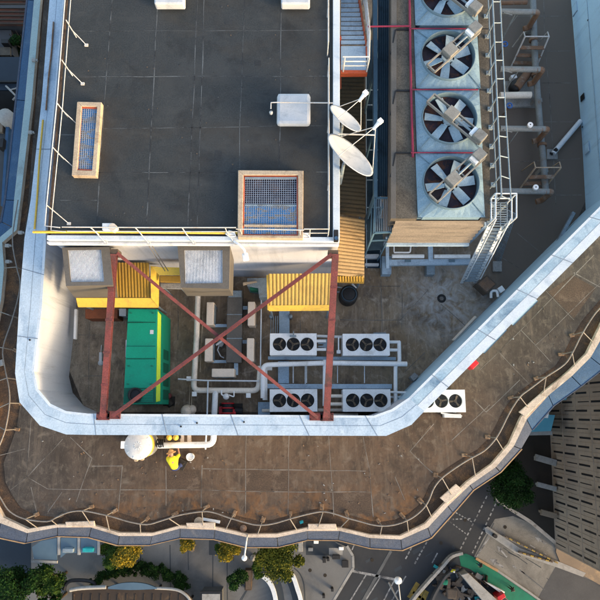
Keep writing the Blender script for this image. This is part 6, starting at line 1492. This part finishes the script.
for i, (a, b, r_, h, l) in enumerate(((8, 590, 22, 8, 'big dark tree in the bottom left corner'), (34, 585, 17, 7, 'dark tree second from the bottom left corner'), (52, 582, 13, 6, 'mid green tree right of the dark corner trees'), (52, 604, 14, 6, 'dark tree at the bottom edge left of the pavilion'))):
    tree('dark_tree', l, a, b, r_, h, M['leaf_dark'] if i != 2 else M['leaf_mid'], 20+i, n=3000, leaf=.22)
t = tree  # hedge arc behind pavilion as one hedge
q = MB(); rnd = random.Random(31)
hp = [P(a, b, Z_ST+1) for a, b in smooth([(96, 582), (108, 575), (122, 570), (142, 569), (160, 572), (176, 579), (184, 586)], 6)]
for p in hp:
    qq = crown_mesh(Vector((p.x, p.y, Z_ST+1.0)), .95, .8, 380, .11, rnd.randrange(9999), 4); q.add(qq.v, qq.f)
tag(q.build('hedge', M['leaf_dark']), 'dark green hedge curving above the brown pavilion roof', 'hedge')

# ------------------------------------------------------------------ neighbour facade on the right
nb = thing('neighbour_building', 'taupe precast office block with rows of dark slot windows, lower right', 'building', P(575, 470, Z_ST))
f0, f1 = P(555.5, 548, Z_ST), P(547, 360, Z_ST)          # foot of the facade
f0.z = f1.z = 0; d = (f1-f0); Lf = d.length; d.normalize(); nrm = Vector((-d.y, d.x, 0))
if nrm.x > 0: nrm = -nrm
back = -nrm*30; ZB = Z_ST+46
MB().prism([f0.to_2d(), (f0+d*60).to_2d(), (f0+d*60+back).to_2d(), (f0+back).to_2d()], Z_ST, ZB).build('wall', M['facade'], nb)
FH = 3.75; ns = int(46/FH); cols = int(Lf/1.02)
def onface(s_, z_, proud): return f0+d*s_+nrm*proud+Vector((0, 0, z_-f0.z))
mtx = Matrix((d, nrm, Vector((0, 0, 1)))).transposed()
rnd = random.Random(4)
q = MB(); nwin = 0
for fl_ in range(ns):
    # spandrel bands, ribs
    q.box(onface(Lf/2, Z_ST+fl_*FH+.12, .04), (Lf, .06, .07), mtx=mtx)
for c_ in range(cols+1): q.box(onface(.15+c_*1.02, Z_ST+20, .02), (.05, .04, 40), mtx=mtx)
q.build('rib', M['facade'], nb)
stuffw = MB(); wins = []
for fl_ in range(ns):
    for c_ in range(cols):
        z0 = Z_ST+fl_*FH+.35+(.5 if (c_+fl_) % 2 else 0); hgt = 2.7+rnd.uniform(-.1, .1); wdt = (.22 if (c_*7+fl_*5) % 3 else .10)
        wins.append((c_, fl_, onface(.66+c_*1.02, z0+hgt/2, .012), wdt, hgt))
wins.sort(key=lambda w: (w[1], w[0]))
# the hundred lowest-storey slots are windows of their own, the rest one part
vis = [w for w in wins if w[1] < 4]; vis = vis[:100]; rest = [w for w in wins if w not in vis]
proto = None
for w in vis:
    if proto is None:
        qq = MB(); qq.box((0, 0, 0), (1, .03, 1), mtx=mtx); proto = qq.build('window', M['facade_dk'], nb); o = proto
    else: o = proto.copy(); COL.objects.link(o); o.parent = nb
    o.data = proto.data
    o.location = w[2]-nb.location
for o, w in zip([c for c in nb.children if c.name.startswith('window')], vis):
    pass
# real sized meshes (two sizes) so the slots stay true rectangles
szs = {}
wl = [c for c in nb.children if c.name.startswith('window')]
wl.sort(key=lambda c: 0 if c.name == 'window' else int(c.name.split('.')[-1]))
for o, w in zip(wl, vis):
    key = round(w[3], 2)
    if key not in szs:
        qq = MB(); qq.box((0, 0, 0), (w[3], .03, 2.7), mtx=mtx); tmp = qq.build('window_mesh', M['facade_dk']); szs[key] = tmp.data; bpy.data.objects.remove(tmp)
    o.data = szs[key]; o.location = w[2]-nb.location
for w in rest: stuffw.box(w[2], (w[3], .03, w[4]), mtx=mtx)
o = stuffw.build('window_slots', M['facade_dk'], nb); o['kind'] = 'stuff'
# cyan roofed annex and dark yard between
q = MB(); q.px([(528, 432), (536, 414), (555, 415), (551, 431)], Z_ST, Z_ST+6); q.m(1); q.px([(540, 411), (549, 413), (548, 418), (541, 417)], Z_ST+6, Z_ST+7); q.m(2); q.px([(528, 431.5), (552, 431), (552.5, 435), (528, 435.5)], Z_ST, Z_ST+5.6)
tag(q.build('annex', [M['cyanroof'], M['white'], M['conc_lt']]), 'cyan roofed annex squeezed between the tower ledge and the taupe facade', 'building')
q = MB(); q.px([(560, 388), (572, 385), (566, 400), (556, 400)], Z_ST, Z_ST+7); tag(q.build('annex', M['cyanroof']), 'cyan roof sliver at the top of the taupe facade', 'building')
for (a, b, c, l) in (((535, 457), (556, 463), .8, 'pale'), ((537, 484), (556, 489), .6, 'middle'), ((541, 512), (556, 516), .7, 'lower')):
    q = MB(); q.bar(P(a[0], a[1], Z_ST+1.5), P(b[0], b[1], Z_ST+1.5), c, .5); 
    for u in (.2, .8): p = P(a[0], a[1], Z_ST+1.5).lerp(P(b[0], b[1], Z_ST+1.5), u); q.box((p.x, p.y, Z_ST+.65), (.3, .3, 1.3))
    tag(q.build('link_wall', M['conc_lt'] if l != 'lower' else M['warmpave'], bevel=.05), {'pale': 'pale beam across the dark yard, nearest the cyan annex', 'middle': 'pale beam across the dark yard beside the tree', 'lower': 'warm toned beam across the dark yard near the roadway'}[l], 'beam')
q = MB(); p0 = P(556, 463, Z_ST+5); 
# ------------------------------------------------------------------ neighbours on the upper left, far below
def low(name, pts, h, m, label, cat='building', roofbits=None):
    t = thing(name, label, cat, P(pts[0][0], pts[0][1], Z_ST)); MB().px(pts, Z_ST, Z_ST+h-.25).build('wall', M['greyroof'], t); w = W(pts, Z_ST+h); MB().prism(w, Z_ST+h-.247, Z_ST+h).build('roof', m, t); return t
t = low('tiled_house', [(-60, -40), (34, -40), (29, 25), (-60, 25)], 9, M['brickpave'], 'house with terracotta tiled roof in the top left corner')
q = MB()
for k in range(9): b = -8+k*3.9; q.bar(P(-40, b, Z_ST+9.1), P(28, b+.4, Z_ST+9.1), .2, .12)
q.build('ridge_tiles', M['timberroof'], t)
q = MB(); q.px([(0, 5), (27, 5), (27, 8), (0, 8)], Z_ST+9.02, Z_ST+9.2); q.build('ridge_flashing', M['greyroof'], t)
t = low('navy_roof_building', [(-60, 57), (21, 57), (18, 90), (-60, 90)], 12, M['navyroof'], 'dark navy flat roofed building at the left edge')
q = MB(); q.px([(-40, 80.5), (19, 80.5), (19, 82), (-40, 82)], Z_ST+12.02, Z_ST+12.4); q.build('roof_edge', M['black'], t)
t = low('grey_roof_house', [(-60, 30), (11, 30), (13, 55), (-60, 55)], 8, M['greyroof'], 'grey roofed house between the tiled and navy roofs')
q = MB(); q.px([(1, 39), (8, 39), (8, 43), (1, 43)], Z_ST+8.02, Z_ST+9.2); q.build('roof_hatch', M['black'], t)
q = MB(); q.px([(0, 47), (10, 47), (10, 55), (0, 55)], Z_ST+8.02, Z_ST+8.4); q.build('roof_panel', M['conc'], t)
t = low('blue_edge_building', [(-60, 105), (7, 125), (2, 205), (-60, 230)], 14, M['greyroof'], 'building with a bright blue parapet edge at the left margin')
q = MB(); q.px([(6, 124), (9, 124), (3.5, 206), (1, 206)], Z_ST+13, Z_ST+14.5); q.build('parapet', M['ledge_blue'], t)
q = MB(); q.px([(-2, 139), (3.5, 138), (2.5, 147), (-3, 147)], Z_ST+14.02, Z_ST+15.2); q.build('roof_box', M['black'], t); q = MB(); q.px([(-5, 120), (3, 122), (2, 132), (-6, 131)], Z_ST+14.02, Z_ST+14.5); q.build('roof_panel', M['warmpave'], t)
q = MB(); q.lathe(P(2, 113, Z_ST+16), [(0, Z_ST+15.6), (.9, Z_ST+15.4), (1.0, Z_ST+14.2), (1.0, Z_ST)], 16); tag(q.build('silo', M['conc_lt']), 'pale round topped silo at the left edge beside the navy roof', 'silo')
tree('garden_tree', 'green tree between the tiled house and the blue ledge', 18, 41, 9, 10, M['leaf_dark'], 41, n=2200, leaf=.25)
q = MB(); q.tube([P(6, 86, Z_ST+12), P(10, 90, Z_ST+12.6), P(16, 96, Z_ST+12.5), P(13, 100, Z_ST+12.2)], .12); q.tube([P(10, 90, Z_ST+12.6), P(17, 88, Z_ST+12.5)], .08); tag(q.build('bare_branch', M['conc_lt']), 'pale bent pipes by the corner of the navy roof', 'pipe')
# purple lower strip outside the blue ledge
sheet('side_path', [(20, 90), (26, 80), (10, 210), (-5, 230), (-5, 180)], .05, M['wood_box'], .02)

# ================================================================== LIGHT
w = bpy.data.worlds.new('World'); S.world = w; w.use_nodes = True
nt = w.node_tree; bg = nt.nodes['Background']; sky = nt.nodes.new('ShaderNodeTexSky'); sky.sky_type = 'NISHITA'; sky.sun_disc = False
EL, AZ = R(13), R(122)
sky.sun_elevation = EL; sky.sun_rotation = AZ; sky.air_density = 1.0; sky.dust_density = 2.5; sky.ozone_density = .3
nt.links.new(sky.outputs[0], bg.inputs[0]); bg.inputs[1].default_value = .15
sd = bpy.data.lights.new('sun', 'SUN'); so = bpy.data.objects.new('sun', sd); COL.objects.link(so)
sd.energy = .85; sd.angle = R(10); sd.color = (1.0, .75, .46)
dirv = Vector((math.sin(AZ)*math.cos(EL), math.cos(AZ)*math.cos(EL), math.sin(EL)))
so.rotation_euler = dirv.to_track_quat('Z', 'Y').to_euler(); so.location = (30, -30, 40)
S.view_settings.view_transform = 'Standard'; S.view_settings.look = 'None'; S.view_settings.gamma = 1; S.view_settings.use_curve_mapping = False
S.view_settings.exposure = 2.05
S.render.engine = 'CYCLES'
S.render.resolution_x = 1024; S.render.resolution_y = 1024
